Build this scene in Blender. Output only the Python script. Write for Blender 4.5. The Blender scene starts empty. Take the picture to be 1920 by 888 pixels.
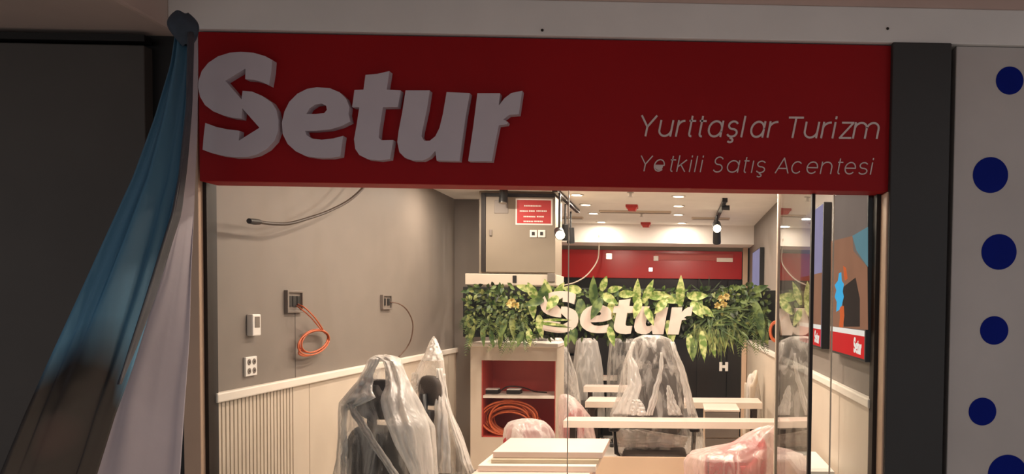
import bpy, bmesh, math, random
from mathutils import Vector, Matrix, noise
from mathutils.geometry import tessellate_polygon
PI = math.pi
random.seed(7)
sc = bpy.context.scene
COL = sc.collection

# ------------------------------------------------------------------ camera
F_PX = 1440.0
CX, CY = 1304.765, 624.066
ROWS = ((0.99964226, -0.02412048, 0.01155652),
        (0.01069784, -0.03542982, -0.99931491),
        (0.0245134, 0.99908104, -0.03515911))
EYE = Vector((0, 0, 1.6))
cam_d = bpy.data.cameras.new('camera')
cam = bpy.data.objects.new('camera', cam_d)
COL.objects.link(cam)
rx, ry, rz = (Vector(r) for r in ROWS)
cam.matrix_world = Matrix(((rx.x, -ry.x, -rz.x, EYE.x), (rx.y, -ry.y, -rz.y, EYE.y),
                           (rx.z, -ry.z, -rz.z, EYE.z), (0, 0, 0, 1)))
cam_d.sensor_fit = 'HORIZONTAL'
cam_d.sensor_width = 36.0
cam_d.lens = 36.0 * F_PX / 1920
cam_d.shift_x = (960 - CX) / 1920
cam_d.shift_y = (CY - 444) / 1920
cam_d.clip_start = 0.05
sc.camera = cam

# ------------------------------------------------------------------ world, exposure
w = bpy.data.worlds.new('world')
sc.world = w
w.use_nodes = True
w.node_tree.nodes['Background'].inputs[0].default_value = (1.0, 0.975, 0.985, 1)
w.node_tree.nodes['Background'].inputs[1].default_value = 0.38
sc.view_settings.view_transform = 'Standard'
sc.view_settings.look = 'None'
sc.view_settings.exposure = 0.0
sc.view_settings.gamma = 1.0
sc.view_settings.use_curve_mapping = False
sc.cycles.max_bounces = 10
sc.cycles.transparent_max_bounces = 24
sc.cycles.caustics_reflective = False
sc.cycles.caustics_refractive = False
WARM = (1.0, 0.825, 0.68)


def area_light(name, loc, size, power, color, rot=(0, 0, 0), parent=None, spread=PI):
    d = bpy.data.lights.new(name, 'AREA')
    d.shape = 'DISK'
    d.size = size
    d.energy = power
    d.color = color
    d.spread = spread
    o = bpy.data.objects.new(name, d)
    COL.objects.link(o)
    o.location = loc
    o.rotation_euler = rot
    if parent:
        o.parent = parent
    return o


# the dim lamps of the mall corridor, behind and to the right of the viewer
area_light('corridor_lamp', (3.6, -1.2, 2.75), 0.9, 16.0, (1.0, 0.95, 0.94), (math.radians(38), 0, math.radians(18)))


# ------------------------------------------------------------------ pixel -> place helpers (survey of the photograph)
def ray(px, py):
    a, b = (px - CX) / F_PX, (py - CY) / F_PX
    return rx * a + ry * b + rz


def at(px, py, Y):
    d = ray(px, py)
    return EYE + d * (Y / d.y)


def onx(px, py, X):
    d = ray(px, py)
    return EYE + d * (X / d.x)


def onz(px, py, Z):
    d = ray(px, py)
    return EYE + d * ((Z - EYE.z) / d.z)


# ------------------------------------------------------------------ materials
def lin(c):
    return tuple((v / 12.92 if v <= 0.04045 else ((v + 0.055) / 1.055) ** 2.4) for v in (x / 255.0 for x in c)) + (1,)


class NT:
    def __init__(self, name):
        self.m = bpy.data.materials.new(name)
        self.m.use_nodes = True
        self.t = self.m.node_tree
        self.b = self.t.nodes['Principled BSDF']
        self.out = self.t.nodes['Material Output']

    def n(self, typ, **kw):
        o = self.t.nodes.new(typ)
        for k, v in kw.items():
            setattr(o, k, v)
        return o

    def l(self, a, b):
        self.t.links.new(a, b)

    def math(self, op, a, b=None):
        o = self.n('ShaderNodeMath', operation=op)
        for i, v in enumerate((a, b)):
            if v is None:
                continue
            if isinstance(v, (int, float)):
                o.inputs[i].default_value = v
            else:
                self.l(v, o.inputs[i])
        return o.outputs[0]


def mat(name, rgb, rough=0.5, metal=0.0, var=0.08, scale=6.0, bump=0.0, bscale=40.0, spec=0.5, emit=0.0):
    """procedural base: colour broken up a little by noise, optional fine bump"""
    k = NT(name)
    base = lin(rgb)
    k.b.inputs['Roughness'].default_value = rough
    k.b.inputs['Metallic'].default_value = metal
    k.b.inputs['Specular IOR Level'].default_value = spec
    tc = k.n('ShaderNodeTexCoord')
    if var > 0:
        nz = k.n('ShaderNodeTexNoise')
        nz.inputs['Scale'].default_value = scale
        nz.inputs['Detail'].default_value = 4
        k.l(tc.outputs['Object'], nz.inputs['Vector'])
        rp = k.n('ShaderNodeValToRGB')
        rp.color_ramp.elements[0].position = 0.3
        rp.color_ramp.elements[1].position = 0.7
        rp.color_ramp.elements[0].color = tuple(c * (1 - var) for c in base[:3]) + (1,)
        rp.color_ramp.elements[1].color = tuple(min(1, c * (1 + var)) for c in base[:3]) + (1,)
        k.l(nz.outputs['Fac'], rp.inputs[0])
        k.l(rp.outputs[0], k.b.inputs['Base Color'])
        if emit:
            k.l(rp.outputs[0], k.b.inputs['Emission Color'])
            k.b.inputs['Emission Strength'].default_value = emit
    else:
        k.b.inputs['Base Color'].default_value = base
        if emit:
            k.b.inputs['Emission Color'].default_value = base
            k.b.inputs['Emission Strength'].default_value = emit
    if bump > 0:
        n2 = k.n('ShaderNodeTexNoise')
        n2.inputs['Scale'].default_value = bscale
        n2.inputs['Detail'].default_value = 5
        k.l(tc.outputs['Object'], n2.inputs['Vector'])
        bp = k.n('ShaderNodeBump')
        bp.inputs['Strength'].default_value = bump
        bp.inputs['Distance'].default_value = 0.01
        k.l(n2.outputs['Fac'], bp.inputs['Height'])
        k.l(bp.outputs[0], k.b.inputs['Normal'])
    return k.m


def glass_mat(name, tint=(1, 1, 1, 1), gain=1.0):
    """thin architectural glass: Schlick reflection over plain transmission"""
    k = NT(name)
    k.t.nodes.remove(k.b)
    g = k.n('ShaderNodeNewGeometry')
    dot = k.n('ShaderNodeVectorMath', operation='DOT_PRODUCT')
    k.l(g.outputs['Normal'], dot.inputs[0])
    k.l(g.outputs['Incoming'], dot.inputs[1])
    c = k.math('ABSOLUTE', dot.outputs['Value'])
    p = k.math('POWER', k.math('SUBTRACT', 1.0, c), 5.0)
    fr = k.math('MULTIPLY', k.math('ADD', k.math('MULTIPLY', p, 0.96), 0.04), gain)
    tr = k.n('ShaderNodeBsdfTransparent')
    tr.inputs[0].default_value = tint
    gl = k.n('ShaderNodeBsdfGlossy')
    gl.inputs['Roughness'].default_value = 0.0
    mx = k.n('ShaderNodeMixShader')
    k.l(fr, mx.inputs[0])
    k.l(tr.outputs[0], mx.inputs[1])
    k.l(gl.outputs[0], mx.inputs[2])
    k.l(mx.outputs[0], k.out.inputs[0])
    return k.m


def film_mat(name, rgb=(250, 246, 240), lo=0.07, hi=0.6, streak=0.5):
    """crumpled clear polythene: see-through where flat, milky along creases and at glancing angles"""
    k = NT(name)
    k.t.nodes.remove(k.b)
    tc = k.n('ShaderNodeTexCoord')
    mp = k.n('ShaderNodeMapping')
    mp.inputs['Scale'].default_value = (9, 9, 2.6)
    k.l(tc.outputs['Object'], mp.inputs[0])
    nz = k.n('ShaderNodeTexNoise')
    nz.inputs['Scale'].default_value = 1.3
    nz.inputs['Detail'].default_value = 6
    nz.inputs['Distortion'].default_value = 1.2
    k.l(mp.outputs[0], nz.inputs['Vector'])
    rp = k.n('ShaderNodeValToRGB')
    rp.color_ramp.elements[0].position = 0.47
    rp.color_ramp.elements[1].position = 0.66
    k.l(nz.outputs['Fac'], rp.inputs[0])
    lw = k.n('ShaderNodeLayerWeight')
    lw.inputs[0].default_value = 0.35
    op = k.math('ADD', k.math('MULTIPLY', rp.outputs[0], streak), lo)
    op = k.math('ADD', op, k.math('MULTIPLY', lw.outputs['Facing'], hi))
    op = k.math('MINIMUM', op, 0.95)
    bp = k.n('ShaderNodeBump')
    bp.inputs['Strength'].default_value = 0.7
    bp.inputs['Distance'].default_value = 0.02
    k.l(nz.outputs['Fac'], bp.inputs['Height'])
    df = k.n('ShaderNodeBsdfDiffuse')
    df.inputs[0].default_value = lin(rgb)
    tl = k.n('ShaderNodeBsdfTranslucent')
    tl.inputs[0].default_value = lin(rgb)
    gl = k.n('ShaderNodeBsdfGlossy')
    gl.inputs['Roughness'].default_value = 0.22
    for s in (df, tl, gl):
        k.l(bp.outputs[0], s.inputs['Normal'])
    a = k.n('ShaderNodeMixShader')
    a.inputs[0].default_value = 0.5
    k.l(df.outputs[0], a.inputs[1])
    k.l(tl.outputs[0], a.inputs[2])
    b = k.n('ShaderNodeMixShader')
    b.inputs[0].default_value = 0.16
    k.l(a.outputs[0], b.inputs[1])
    k.l(gl.outputs[0], b.inputs[2])
    tr = k.n('ShaderNodeBsdfTransparent')
    c = k.n('ShaderNodeMixShader')
    k.l(op, c.inputs[0])
    k.l(tr.outputs[0], c.inputs[1])
    k.l(b.outputs[0], c.inputs[2])
    k.l(c.outputs[0], k.out.inputs[0])
    return k.m


def leaf_mat(name, dark, light, scale=18, lo=0.42, hi=0.6):
    k = NT(name)
    tc = k.n('ShaderNodeTexCoord')
    nz = k.n('ShaderNodeTexNoise')
    nz.inputs['Scale'].default_value = scale
    nz.inputs['Detail'].default_value = 3
    k.l(tc.outputs['Object'], nz.inputs['Vector'])
    rp = k.n('ShaderNodeValToRGB')
    rp.color_ramp.elements[0].position = lo
    rp.color_ramp.elements[1].position = hi
    rp.color_ramp.elements[0].color = lin(dark)
    rp.color_ramp.elements[1].color = lin(light)
    k.l(nz.outputs['Fac'], rp.inputs[0])
    k.l(rp.outputs[0], k.b.inputs['Base Color'])
    k.b.inputs['Roughness'].default_value = 0.45
    return k.m


M = dict(
    grey_wall=mat('grey_wall_panel', (126, 117, 109), 0.6, var=0.04, bump=0.03, bscale=90),
    cream=mat('cream_panel', (208, 195, 178), 0.5, var=0.03),
    rail=mat('white_rail', (238, 230, 218), 0.4, var=0.03),
    ceil=mat('ceiling_paint', (250, 246, 240), 0.8, var=0.03),
    floor=mat('pale_floor_tile', (240, 232, 222), 0.35, var=0.1),
    corridor_floor=mat('corridor_floor', (196, 188, 182), 0.25, var=0.1),
    beam=mat('white_beam_paint', (226, 224, 220), 0.6, var=0.05, scale=3, bump=0.04),
    corr_ceil=mat('corridor_ceiling_paint', (205, 180, 172), 0.7, var=0.05, scale=2),
    soffit=mat('soffit_plaster', (190, 172, 162), 0.7, var=0.1, scale=1.2),
    dark_panel=mat('dark_taupe_panel', (78, 73, 69), 0.55, var=0.12, scale=1.5),
    black=mat('black_metal', (16, 15, 15), 0.45, var=0.1),
    charcoal=mat('charcoal_pillar', (48, 48, 48), 0.6, var=0.06, scale=3, bump=0.05),
    white_panel=mat('white_panel', (186, 180, 176), 0.55, var=0.07, scale=2.5, bump=0.03),
    blue=mat('blue_dot_vinyl', (2, 24, 122), 0.6, var=0.06, spec=0.1),
    red_sign=mat('red_sign_vinyl', (150, 12, 20), 0.55, var=0.05, scale=2, spec=0.2),
    letter=mat('white_letter_acrylic', (196, 188, 196), 0.45, var=0.03),
    small_letter=mat('white_letter_vinyl', (214, 196, 192), 0.5, var=0.03),
    taupe=mat('taupe_metal_frame', (212, 182, 156), 0.45, metal=0.0, var=0.05),
    gasket=mat('dark_brown_gasket', (30, 20, 14), 0.6, var=0.15, scale=20),
    glass=glass_mat('clear_glass', (0.98, 0.99, 0.98, 1), 0.35),
    door_glass=glass_mat('door_glass', (0.90, 0.92, 0.91, 1), 1.7),
    glass_edge=mat('polished_glass_edge', (200, 186, 166), 0.25, var=0.05),
    banner_white=mat('banner_white_cloth', (178, 170, 178), 0.7, var=0.05, scale=4, bump=0.1, bscale=12),
    clear_film=film_mat('clear_plastic_film'),
    white_film=film_mat('milky_plastic_film', (255, 252, 248), 0.45, 0.5),
    opaque_film=film_mat('bright_white_plastic_film', (255, 253, 250), 0.8, 0.3),
    pink_film=film_mat('pink_tinged_plastic_film', (252, 232, 226), 0.30, 0.5),
    chair_dark=mat('dark_grey_mesh_fabric', (66, 58, 53), 0.7, var=0.12, scale=30, bump=0.2, bscale=200),
    chair_plastic=mat('black_chair_plastic', (30, 28, 28), 0.4, var=0.08),
    red_fabric=mat('red_upholstery', (176, 52, 54), 0.8, var=0.1, scale=12, bump=0.1, bscale=160),
    desk=mat('pale_wood_laminate', (238, 214, 202), 0.35, var=0.04, scale=5),
    desk_edge=mat('cream_edge_band', (242, 228, 214), 0.4, var=0.03),
    desk_panel=mat('beige_desk_panel', (224, 196, 168), 0.45, var=0.04, scale=4),
    desk_leg=mat('dark_desk_frame', (60, 50, 44), 0.4, metal=0.4, var=0.06),
    red_niche=mat('red_niche_laminate', (186, 72, 62), 0.45, var=0.05, scale=4),
    cab=mat('beige_cabinet_door', (138, 126, 110), 0.5, var=0.03),
    plate_grey=mat('grey_plate', (120, 110, 102), 0.5, var=0.06),
    white_plastic=mat('white_plastic', (236, 232, 226), 0.4, var=0.02),
    dark_slot=mat('dark_slot', (26, 22, 20), 0.5, var=0.05),
    orange=mat('orange_cable_sheath', (196, 96, 52), 0.45, var=0.1, scale=30),
    brown_cable=mat('brown_cable_sheath', (92, 66, 50), 0.5, var=0.08),
    black_cable=mat('black_cable_sheath', (58, 44, 35), 0.5, var=0.08),
    white_cable=mat('white_cable_sheath', (190, 176, 160), 0.5, var=0.05),
    red_label=mat('red_warning_label', (186, 44, 44), 0.5, var=0.05),
    red_device=mat('red_fire_sounder', (190, 46, 34), 0.4, var=0.05),
    red_gloss=mat('red_gloss_panel', (176, 24, 22), 0.22, var=0.06, scale=2),
    dark_gloss=mat('dark_smoked_panel', (26, 26, 27), 0.18, var=0.08, scale=3),
    sill_grey=mat('grey_transom', (128, 122, 108), 0.5, var=0.06, scale=3),
    backing=mat('dark_backing_board', (24, 24, 20), 0.8, var=0.2, scale=12),
    inner_letter=mat('inner_white_letter', (222, 206, 194), 0.5, var=0.04, scale=20),
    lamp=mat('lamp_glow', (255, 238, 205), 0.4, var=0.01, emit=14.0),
    grille=mat('linear_diffuser_grey', (222, 206, 186), 0.5, var=0.05),
    steel=mat('brushed_steel', (190, 186, 180), 0.3, metal=0.8, var=0.05),
)
L_DARK = leaf_mat('dark_green_leaf', (22, 34, 17), (62, 78, 44))
L_MID = leaf_mat('mid_green_leaf', (50, 76, 34), (112, 132, 72))
L_OLIVE = leaf_mat('olive_leaf', (74, 90, 38), (138, 146, 82))
L_VAR = leaf_mat('variegated_leaf', (104, 134, 56), (198, 204, 136), 26)
L_YEL = leaf_mat('yellow_flower', (186, 160, 84), (222, 204, 140), 30)


# ------------------------------------------------------------------ mesh building
class MB:
    def __init__(self):
        self.v, self.f = [], []

    def add(self, vs, fs):
        o = len(self.v)
        self.v += [tuple(p) for p in vs]
        self.f += [tuple(i + o for i in q) for q in fs]
        return self

    def box(self, x0, x1, y0, y1, z0, z1):
        v = [(x, y, z) for z in (z0, z1) for y in (y0, y1) for x in (x0, x1)]
        return self.add(v, [(0, 2, 3, 1), (4, 5, 7, 6), (0, 1, 5, 4), (2, 6, 7, 3), (0, 4, 6, 2), (1, 3, 7, 5)])

    def obox(self, c, ax, ay, az):
        """oriented box from centre and three half-axis vectors"""
        c, ax, ay, az = Vector(c), Vector(ax), Vector(ay), Vector(az)
        v = [c + ax * i + ay * j + az * k for k in (-1, 1) for j in (-1, 1) for i in (-1, 1)]
        return self.add(v, [(0, 2, 3, 1), (4, 5, 7, 6), (0, 1, 5, 4), (2, 6, 7, 3), (0, 4, 6, 2), (1, 3, 7, 5)])

    def tube(self, pts, r, n=8, cap=True):
        pts = [Vector(p) for p in pts]
        rings = []
        up = Vector((0, 0, 1))
        prev = None
        for i, p in enumerate(pts):
            t = (pts[min(i + 1, len(pts) - 1)] - pts[max(i - 1, 0)]).normalized()
            if prev is None:
                a = t.cross(up)
                if a.length < 1e-3:
                    a = t.cross(Vector((1, 0, 0)))
                a.normalize()
            else:
                a = (prev - t * prev.dot(t)).normalized()
            prev = a
            b = t.cross(a)
            rr = r[i] if isinstance(r, (list, tuple)) else r
            rings.append([p + a * (rr * math.cos(2 * PI * j / n)) + b * (rr * math.sin(2 * PI * j / n)) for j in range(n)])
        vs = [q for R in rings for q in R]
        fs = [(i * n + j, i * n + (j + 1) % n, (i + 1) * n + (j + 1) % n, (i + 1) * n + j)
              for i in range(len(rings) - 1) for j in range(n)]
        if cap:
            fs += [tuple(range(n - 1, -1, -1)), tuple(range((len(rings) - 1) * n, len(rings) * n))]
        return self.add(vs, fs)

    def lathe(self, c, prof, n=24, axis='z'):
        """profile of (radius, height) turned about an axis through c"""
        vs = []
        for (r, h) in prof:
            for j in range(n):
                a = 2 * PI * j / n
                p = (r * math.cos(a), r * math.sin(a), h)
                if axis == 'y':
                    p = (p[0], p[2], p[1])
                if axis == 'x':
                    p = (p[2], p[0], p[1])
                vs.append((c[0] + p[0], c[1] + p[1], c[2] + p[2]))
        fs = [(i * n + j, i * n + (j + 1) % n, (i + 1) * n + (j + 1) % n, (i + 1) * n + j)
              for i in range(len(prof) - 1) for j in range(n)]
        fs += [tuple(range(n - 1, -1, -1)), tuple(range((len(prof) - 1) * n, len(prof) * n))]
        return self.add(vs, fs)

    def plate(self, loops, off):
        """flat polygon with holes (3D loops), thickened by the vector off"""
        loops = [[Vector(p) for p in L] for L in loops]
        flat = [p for L in loops for p in L]
        n = len(flat)
        tris = tessellate_polygon(loops)
        vs = flat + [p + Vector(off) for p in flat]
        fs = [tuple(t) for t in tris] + [tuple(i + n for i in reversed(t)) for t in tris]
        o = 0
        for L in loops:
            k = len(L)
            fs += [(o + i, o + (i + 1) % k, n + o + (i + 1) % k, n + o + i) for i in range(k)]
            o += k
        return self.add(vs, fs)

    def grid(self, rows, close=False):
        k = len(rows[0])
        vs = [p for r in rows for p in r]
        m = k if close else k - 1
        fs = [(i * k + j, i * k + (j + 1) % k, (i + 1) * k + (j + 1) % k, (i + 1) * k + j)
              for i in range(len(rows) - 1) for j in range(m)]
        return self.add(vs, fs)

    def build(self, name, m, parent=None, smooth=False, bevel=0.0, solid=0.0, sub=0):
        me = bpy.data.meshes.new(name)
        me.from_pydata(self.v, [], self.f)
        bm = bmesh.new()
        bm.from_mesh(me)
        bmesh.ops.recalc_face_normals(bm, faces=bm.faces)
        bm.to_mesh(me)
        bm.free()
        if smooth:
            me.polygons.foreach_set('use_smooth', [True] * len(me.polygons))
        me.materials.append(m)
        o = bpy.data.objects.new(name, me)
        COL.objects.link(o)
        if bevel:
            b = o.modifiers.new('bevel', 'BEVEL')
            b.width = bevel
            b.segments = 2
            b.limit_method = 'ANGLE'
        if solid:
            s = o.modifiers.new('solid', 'SOLIDIFY')
            s.thickness = solid
            s.offset = 0
        if sub:
            s = o.modifiers.new('sub', 'SUBSURF')
            s.levels = s.render_levels = sub
        if parent:
            o.parent = parent
            if parent.type == 'EMPTY' and parent.get('local') is None:
                o.matrix_parent_inverse = parent_inv(parent)
        return o


def parent_inv(p):
    m = Matrix.LocRotScale(p.location, p.rotation_euler, p.scale)
    return m.inverted()


def thing(name, label, cat, loc=(0, 0, 0), group=None):
    o = bpy.data.objects.new(name, None)
    o.empty_display_size = 0.1
    COL.objects.link(o)
    o.location = loc
    return tag(o, label, cat, group)


def tag(o, label, cat, group=None):
    o['label'] = label
    o['category'] = cat
    if group:
        o['group'] = group
    return o


def struct(o, label=None):
    o['kind'] = 'structure'
    if label:
        o['label'] = label
    return o


def smooth_path(pts, n=8):
    """Catmull-Rom through the points"""
    P = [Vector(p) for p in pts]
    P = [P[0] * 2 - P[1]] + P + [P[-1] * 2 - P[-2]]
    out = []
    for i in range(1, len(P) - 2):
        for k in range(n):
            t = k / n
            a, b, c, d = P[i - 1], P[i], P[i + 1], P[i + 2]
            out.append(0.5 * ((2 * b) + (c - a) * t + (2 * a - 5 * b + 4 * c - d) * t * t + (3 * b - 3 * c + d - a) * t ** 3))
    out.append(P[-2])
    return out


# ------------------------------------------------------------------ dimensions
XL, XR = -2.0, 0.873          # shop side walls
YF, YB = 3.3, 9.4             # shopfront glass, rear shopfront
ZC = 2.53                     # shop ceiling
RAIL = 1.19
FY = 3.2                      # face of the shop sign

# ------------------------------------------------------------------ setting: the shop
struct(MB().box(XL - 0.1, XR + 0.1, YF - 0.05, YB + 0.3, -0.1, 0).build('floor', M['floor']))
struct(MB().box(XL - 0.1, XR + 0.1, YF + 0.02, YB + 0.3, ZC, ZC + 0.1).build('ceiling', M['ceil']))
wl = MB()
yj = 4.07
wl.box(XL - 0.1, XL, YF - 0.02, yj - 0.003, 0, ZC)
wl.box(XL - 0.1, XL - 0.006, yj - 0.003, yj + 0.003, 0, 1.56)
wl.box(XL - 0.1, XL, yj - 0.003, yj + 0.003, 1.56, ZC)
wl.box(XL - 0.1, XL, yj + 0.003, YB + 0.3, 0, ZC)
struct(wl.build('wall_left', M['grey_wall']), 'grey panelled side wall of the shop with outlets and dangling cables')
struct(MB().box(XR, XR + 0.1, YF - 0.02, YB + 0.3, 0, ZC).build('wall_right', M['grey_wall']))

# wainscot: fluted near the glass, then plain panels with open joints
wn = MB()
y = YF + 0.03
while y < 4.0:
    wn.box(XL, XL + 0.016, y, y + 0.021, 0.08, RAIL - 0.03)
    wn.box(XL, XL + 0.005, y + 0.021, y + 0.031, 0.08, RAIL - 0.03)
    y += 0.031
for a, b in ((y, 4.185), (4.19, 5.6), (5.606, 6.7), (6.706, YB)):
    wn.box(XL, XL + 0.016, a, b, 0.08, RAIL - 0.03)
struct(wn.build('trim_1', M['cream']), 'cream wainscot, ribbed near the glass, on the left wall')
struct(MB().box(XL, XL + 0.035, YF + 0.03, YB, RAIL - 0.03, RAIL + 0.012).build('trim_2', M['rail'], bevel=0.006),
       'pale chair rail along the left wall')
wn = MB()
for a, b in ((YF + 0.03, 4.0), (4.004, 5.2), (5.205, 6.5), (6.505, YB)):
    wn.box(XR - 0.016, XR, a, b, 0.08, RAIL - 0.03)
struct(wn.build('trim_3', M['cream']), 'cream wainscot on the right wall')
struct(MB().box(XR - 0.035, XR, YF + 0.03, YB, RAIL - 0.03, RAIL + 0.012).build('trim_4', M['rail'], bevel=0.006),
       'pale chair rail along the right wall')
struct(MB().box(XL, XL + 0.02, YF + 0.03, YB, 0, 0.08).build('baseboard_left', M['cream']))
struct(MB().box(XR - 0.02, XR, YF + 0.03, YB, 0, 0.08).build('baseboard_right', M['cream']))

# rear: dropped soffit, then the rear shopfront with its dark glass
struct(MB().box(XL, XR, 8.85, YB + 0.1, 2.315, ZC).build('trim_5', M['ceil']), 'pale dropped soffit before the rear shopfront')
struct(MB().box(XL, XR, YB, YB + 0.12, 0, 2.4).build('wall_back', M['dark_gloss']), 'dark rear shopfront beyond the plant wall')
struct(MB().box(-1.6, 0.80, YB - 0.03, YB, 2.268, 2.34).build('trim_6', M['sill_grey']), 'grey transom above the red band')
struct(MB().box(0.79, 0.85, YB - 0.07, YB, 0.0, 2.32).build('trim_7', M['taupe'], bevel=0.004), 'slim upright at the right end of the red band')

# ------------------------------------------------------------------ setting: the corridor side
struct(MB().box(-7, 5, -3.5, YF - 0.05, -0.1, 0).build('floor_corridor', M['corridor_floor']))
struct(MB().box(-2.06, 5, 0.2, 3.3, 2.835, 2.95).build('ceiling_corridor', M['corr_ceil']), 'pinkish ceiling of the corridor above the shop')
beam = MB().box(-2.06, 5, FY - 0.02, YF + 0.1, 2.692, 2.835)
struct(beam.build('trim_8', M['beam'], bevel=0.004), 'white beam above the red shop sign')
for px, py in ((1017, 57), (1664, 54)):
    p = at(px, py, FY - 0.02)
    b = MB().lathe(p, [(0.005, 0.0), (0.006, -0.004), (0.003, -0.007)], 10, 'y')
    tag(b.build('screw', M['gasket']), 'dark screw head in the white beam above the %s' % ('middle of the red sign' if px < 1500 else 'right end of the red sign'), 'screw')
struct(MB().box(-7, -2.06, 0.2, 3.3, 2.69, 2.95).build('ceiling_soffit', M['soffit'], bevel=0.012),
       'brownish lowered soffit over the neighbouring shutter')
# neighbouring front
e = at(272, 260, 3.22).x
struct(MB().box(-7, e, 3.22, 3.3, 0, 2.635).build('wall_corridor', M['dark_panel'], bevel=0.004),
       'dark taupe panel closing the neighbouring shop')
struct(MB().box(-7, -2.0, 3.27, 3.36, 0, 2.69).build('trim_9', M['black']), 'black recess around the taupe panel')
struct(MB().box(-7, e + 0.012, 3.205, 3.25, 2.645, 2.672).build('trim_10', M['black']), 'black strip imitating the shade in the gap above the taupe panel')  # shade of the gap under the soffit, put in as a black strip

# right-hand pillar and dotted panel
x0, x1 = at(1668, 400, 3.17).x, at(1778, 400, 3.17).x
struct(MB().box(x0, x1, 3.17, 3.45, 0, 2.692).build('pillar', M['charcoal'], bevel=0.005), 'charcoal pillar right of the shopfront')
struct(MB().box(x1, x1 + 0.1, 3.28, 3.4, 0, 2.692).build('trim_11', M['black']), 'dark joint beside the charcoal pillar')
dp = thing('dotted_panel', 'white wall panel with big blue dots right of the charcoal pillar', 'wall panel', (2.0, 3.2, 0))
xw = at(1786, 400, 3.2).x
MB().box(xw, 3.2, 3.2, 3.27, 0, 2.69).build('panel', M['white_panel'], dp, bevel=0.004)
for (px, py, r) in ((1893, 151, 26), (1857, 328, 33.5), (1873, 472, 33.5), (1864, 619, 27), (1842, 771, 26.5), (1889, 889, 38)):
    p = at(px, py, 3.2)
    R = r * 3.2 / F_PX
    MB().lathe(p, [(R, 0.001), (R, -0.0015), (R * 0.995, -0.002)], 56, 'y').build('dot', M['blue'], dp)

# ------------------------------------------------------------------ shopfront: frame, glass, door
fr = MB()
fx0, fx1 = at(357, 700, YF).x, at(388, 600, YF).x
struct(MB().box(fx0, fx1, YF - 0.05, YF + 0.06, 0, 2.7).build('trim_12', M['taupe'], bevel=0.004), 'taupe metal jamb at the left of the shop glass')
gx = at(398, 880, YF).x
struct(MB().box(fx1, gx, YF - 0.02, YF + 0.05, 0, 2.7).build('trim_13', M['gasket']), 'dark brown gasket along the left glass edge')
rx0, rx1 = at(1632.5, 860, YF).x, at(1641, 820, YF).x
struct(MB().box(rx0, rx1, YF - 0.02, YF + 0.05, 0, 2.7).build('trim_14', M['gasket']), 'dark gasket along the right glass edge')
struct(MB().box(rx1, x0 + 0.006, YF - 0.11, YF + 0.06, 0, 2.084).build('trim_15', M['taupe'], bevel=0.004), 'taupe metal jamb at the right of the shop glass')
dx = at(1520.5, 620, YF).x
win = thing('window_1', 'shopfront glazing in three tall panes under the red sign', 'window', (0, YF, 0))
win['kind'] = 'structure'
jx = at(1065, 620, YF).x
kx = at(1560, 620, YF).x
for a, b in ((gx, jx - 0.002), (jx + 0.002, dx - 0.006), (dx + 0.008, kx - 0.0025), (kx + 0.0025, rx0)):
    MB().box(a, b, YF, YF + 0.008, 0.02, 2.65).build('glass_pane', M['glass'], win)
MB().box(jx - 0.002, jx + 0.002, YF + 0.001, YF + 0.007, 0.02, 2.65).build('joint', M['glass_edge'], win)
MB().box(kx - 0.0025, kx + 0.0025, YF - 0.002, YF + 0.01, 0.02, 2.65).build('joint', M['glass_edge'], win)
MB().box(dx - 0.006, dx + 0.008, YF - 0.01, YF + 0.02, 0.02, 2.65).build('jamb_gasket', M['gasket'], win)
door = thing('door_1', 'glass door leaf standing open into the shop, mirroring the plant wall', 'door', (dx, YF, 0))
door['kind'] = 'structure'
ang = math.radians(-4.2)
u = Vector((math.sin(ang), math.cos(ang), 0))
n = Vector((u.y, -u.x, 0))
DL = 0.66
h = Vector((dx, YF + 0.03, 0))
MB().obox(h + u * (DL / 2) + Vector((0, 0, 1.25)), u * (DL / 2), n * 0.005, (0, 0, 1.23)).build('glass_leaf', M['door_glass'], door)
MB().obox(h + u * (DL + 0.012) + Vector((0, 0, 1.25)), u * 0.012, n * 0.013, (0, 0, 1.23)).build('edge_stile', M['glass_edge'], door, bevel=0.003)

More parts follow.
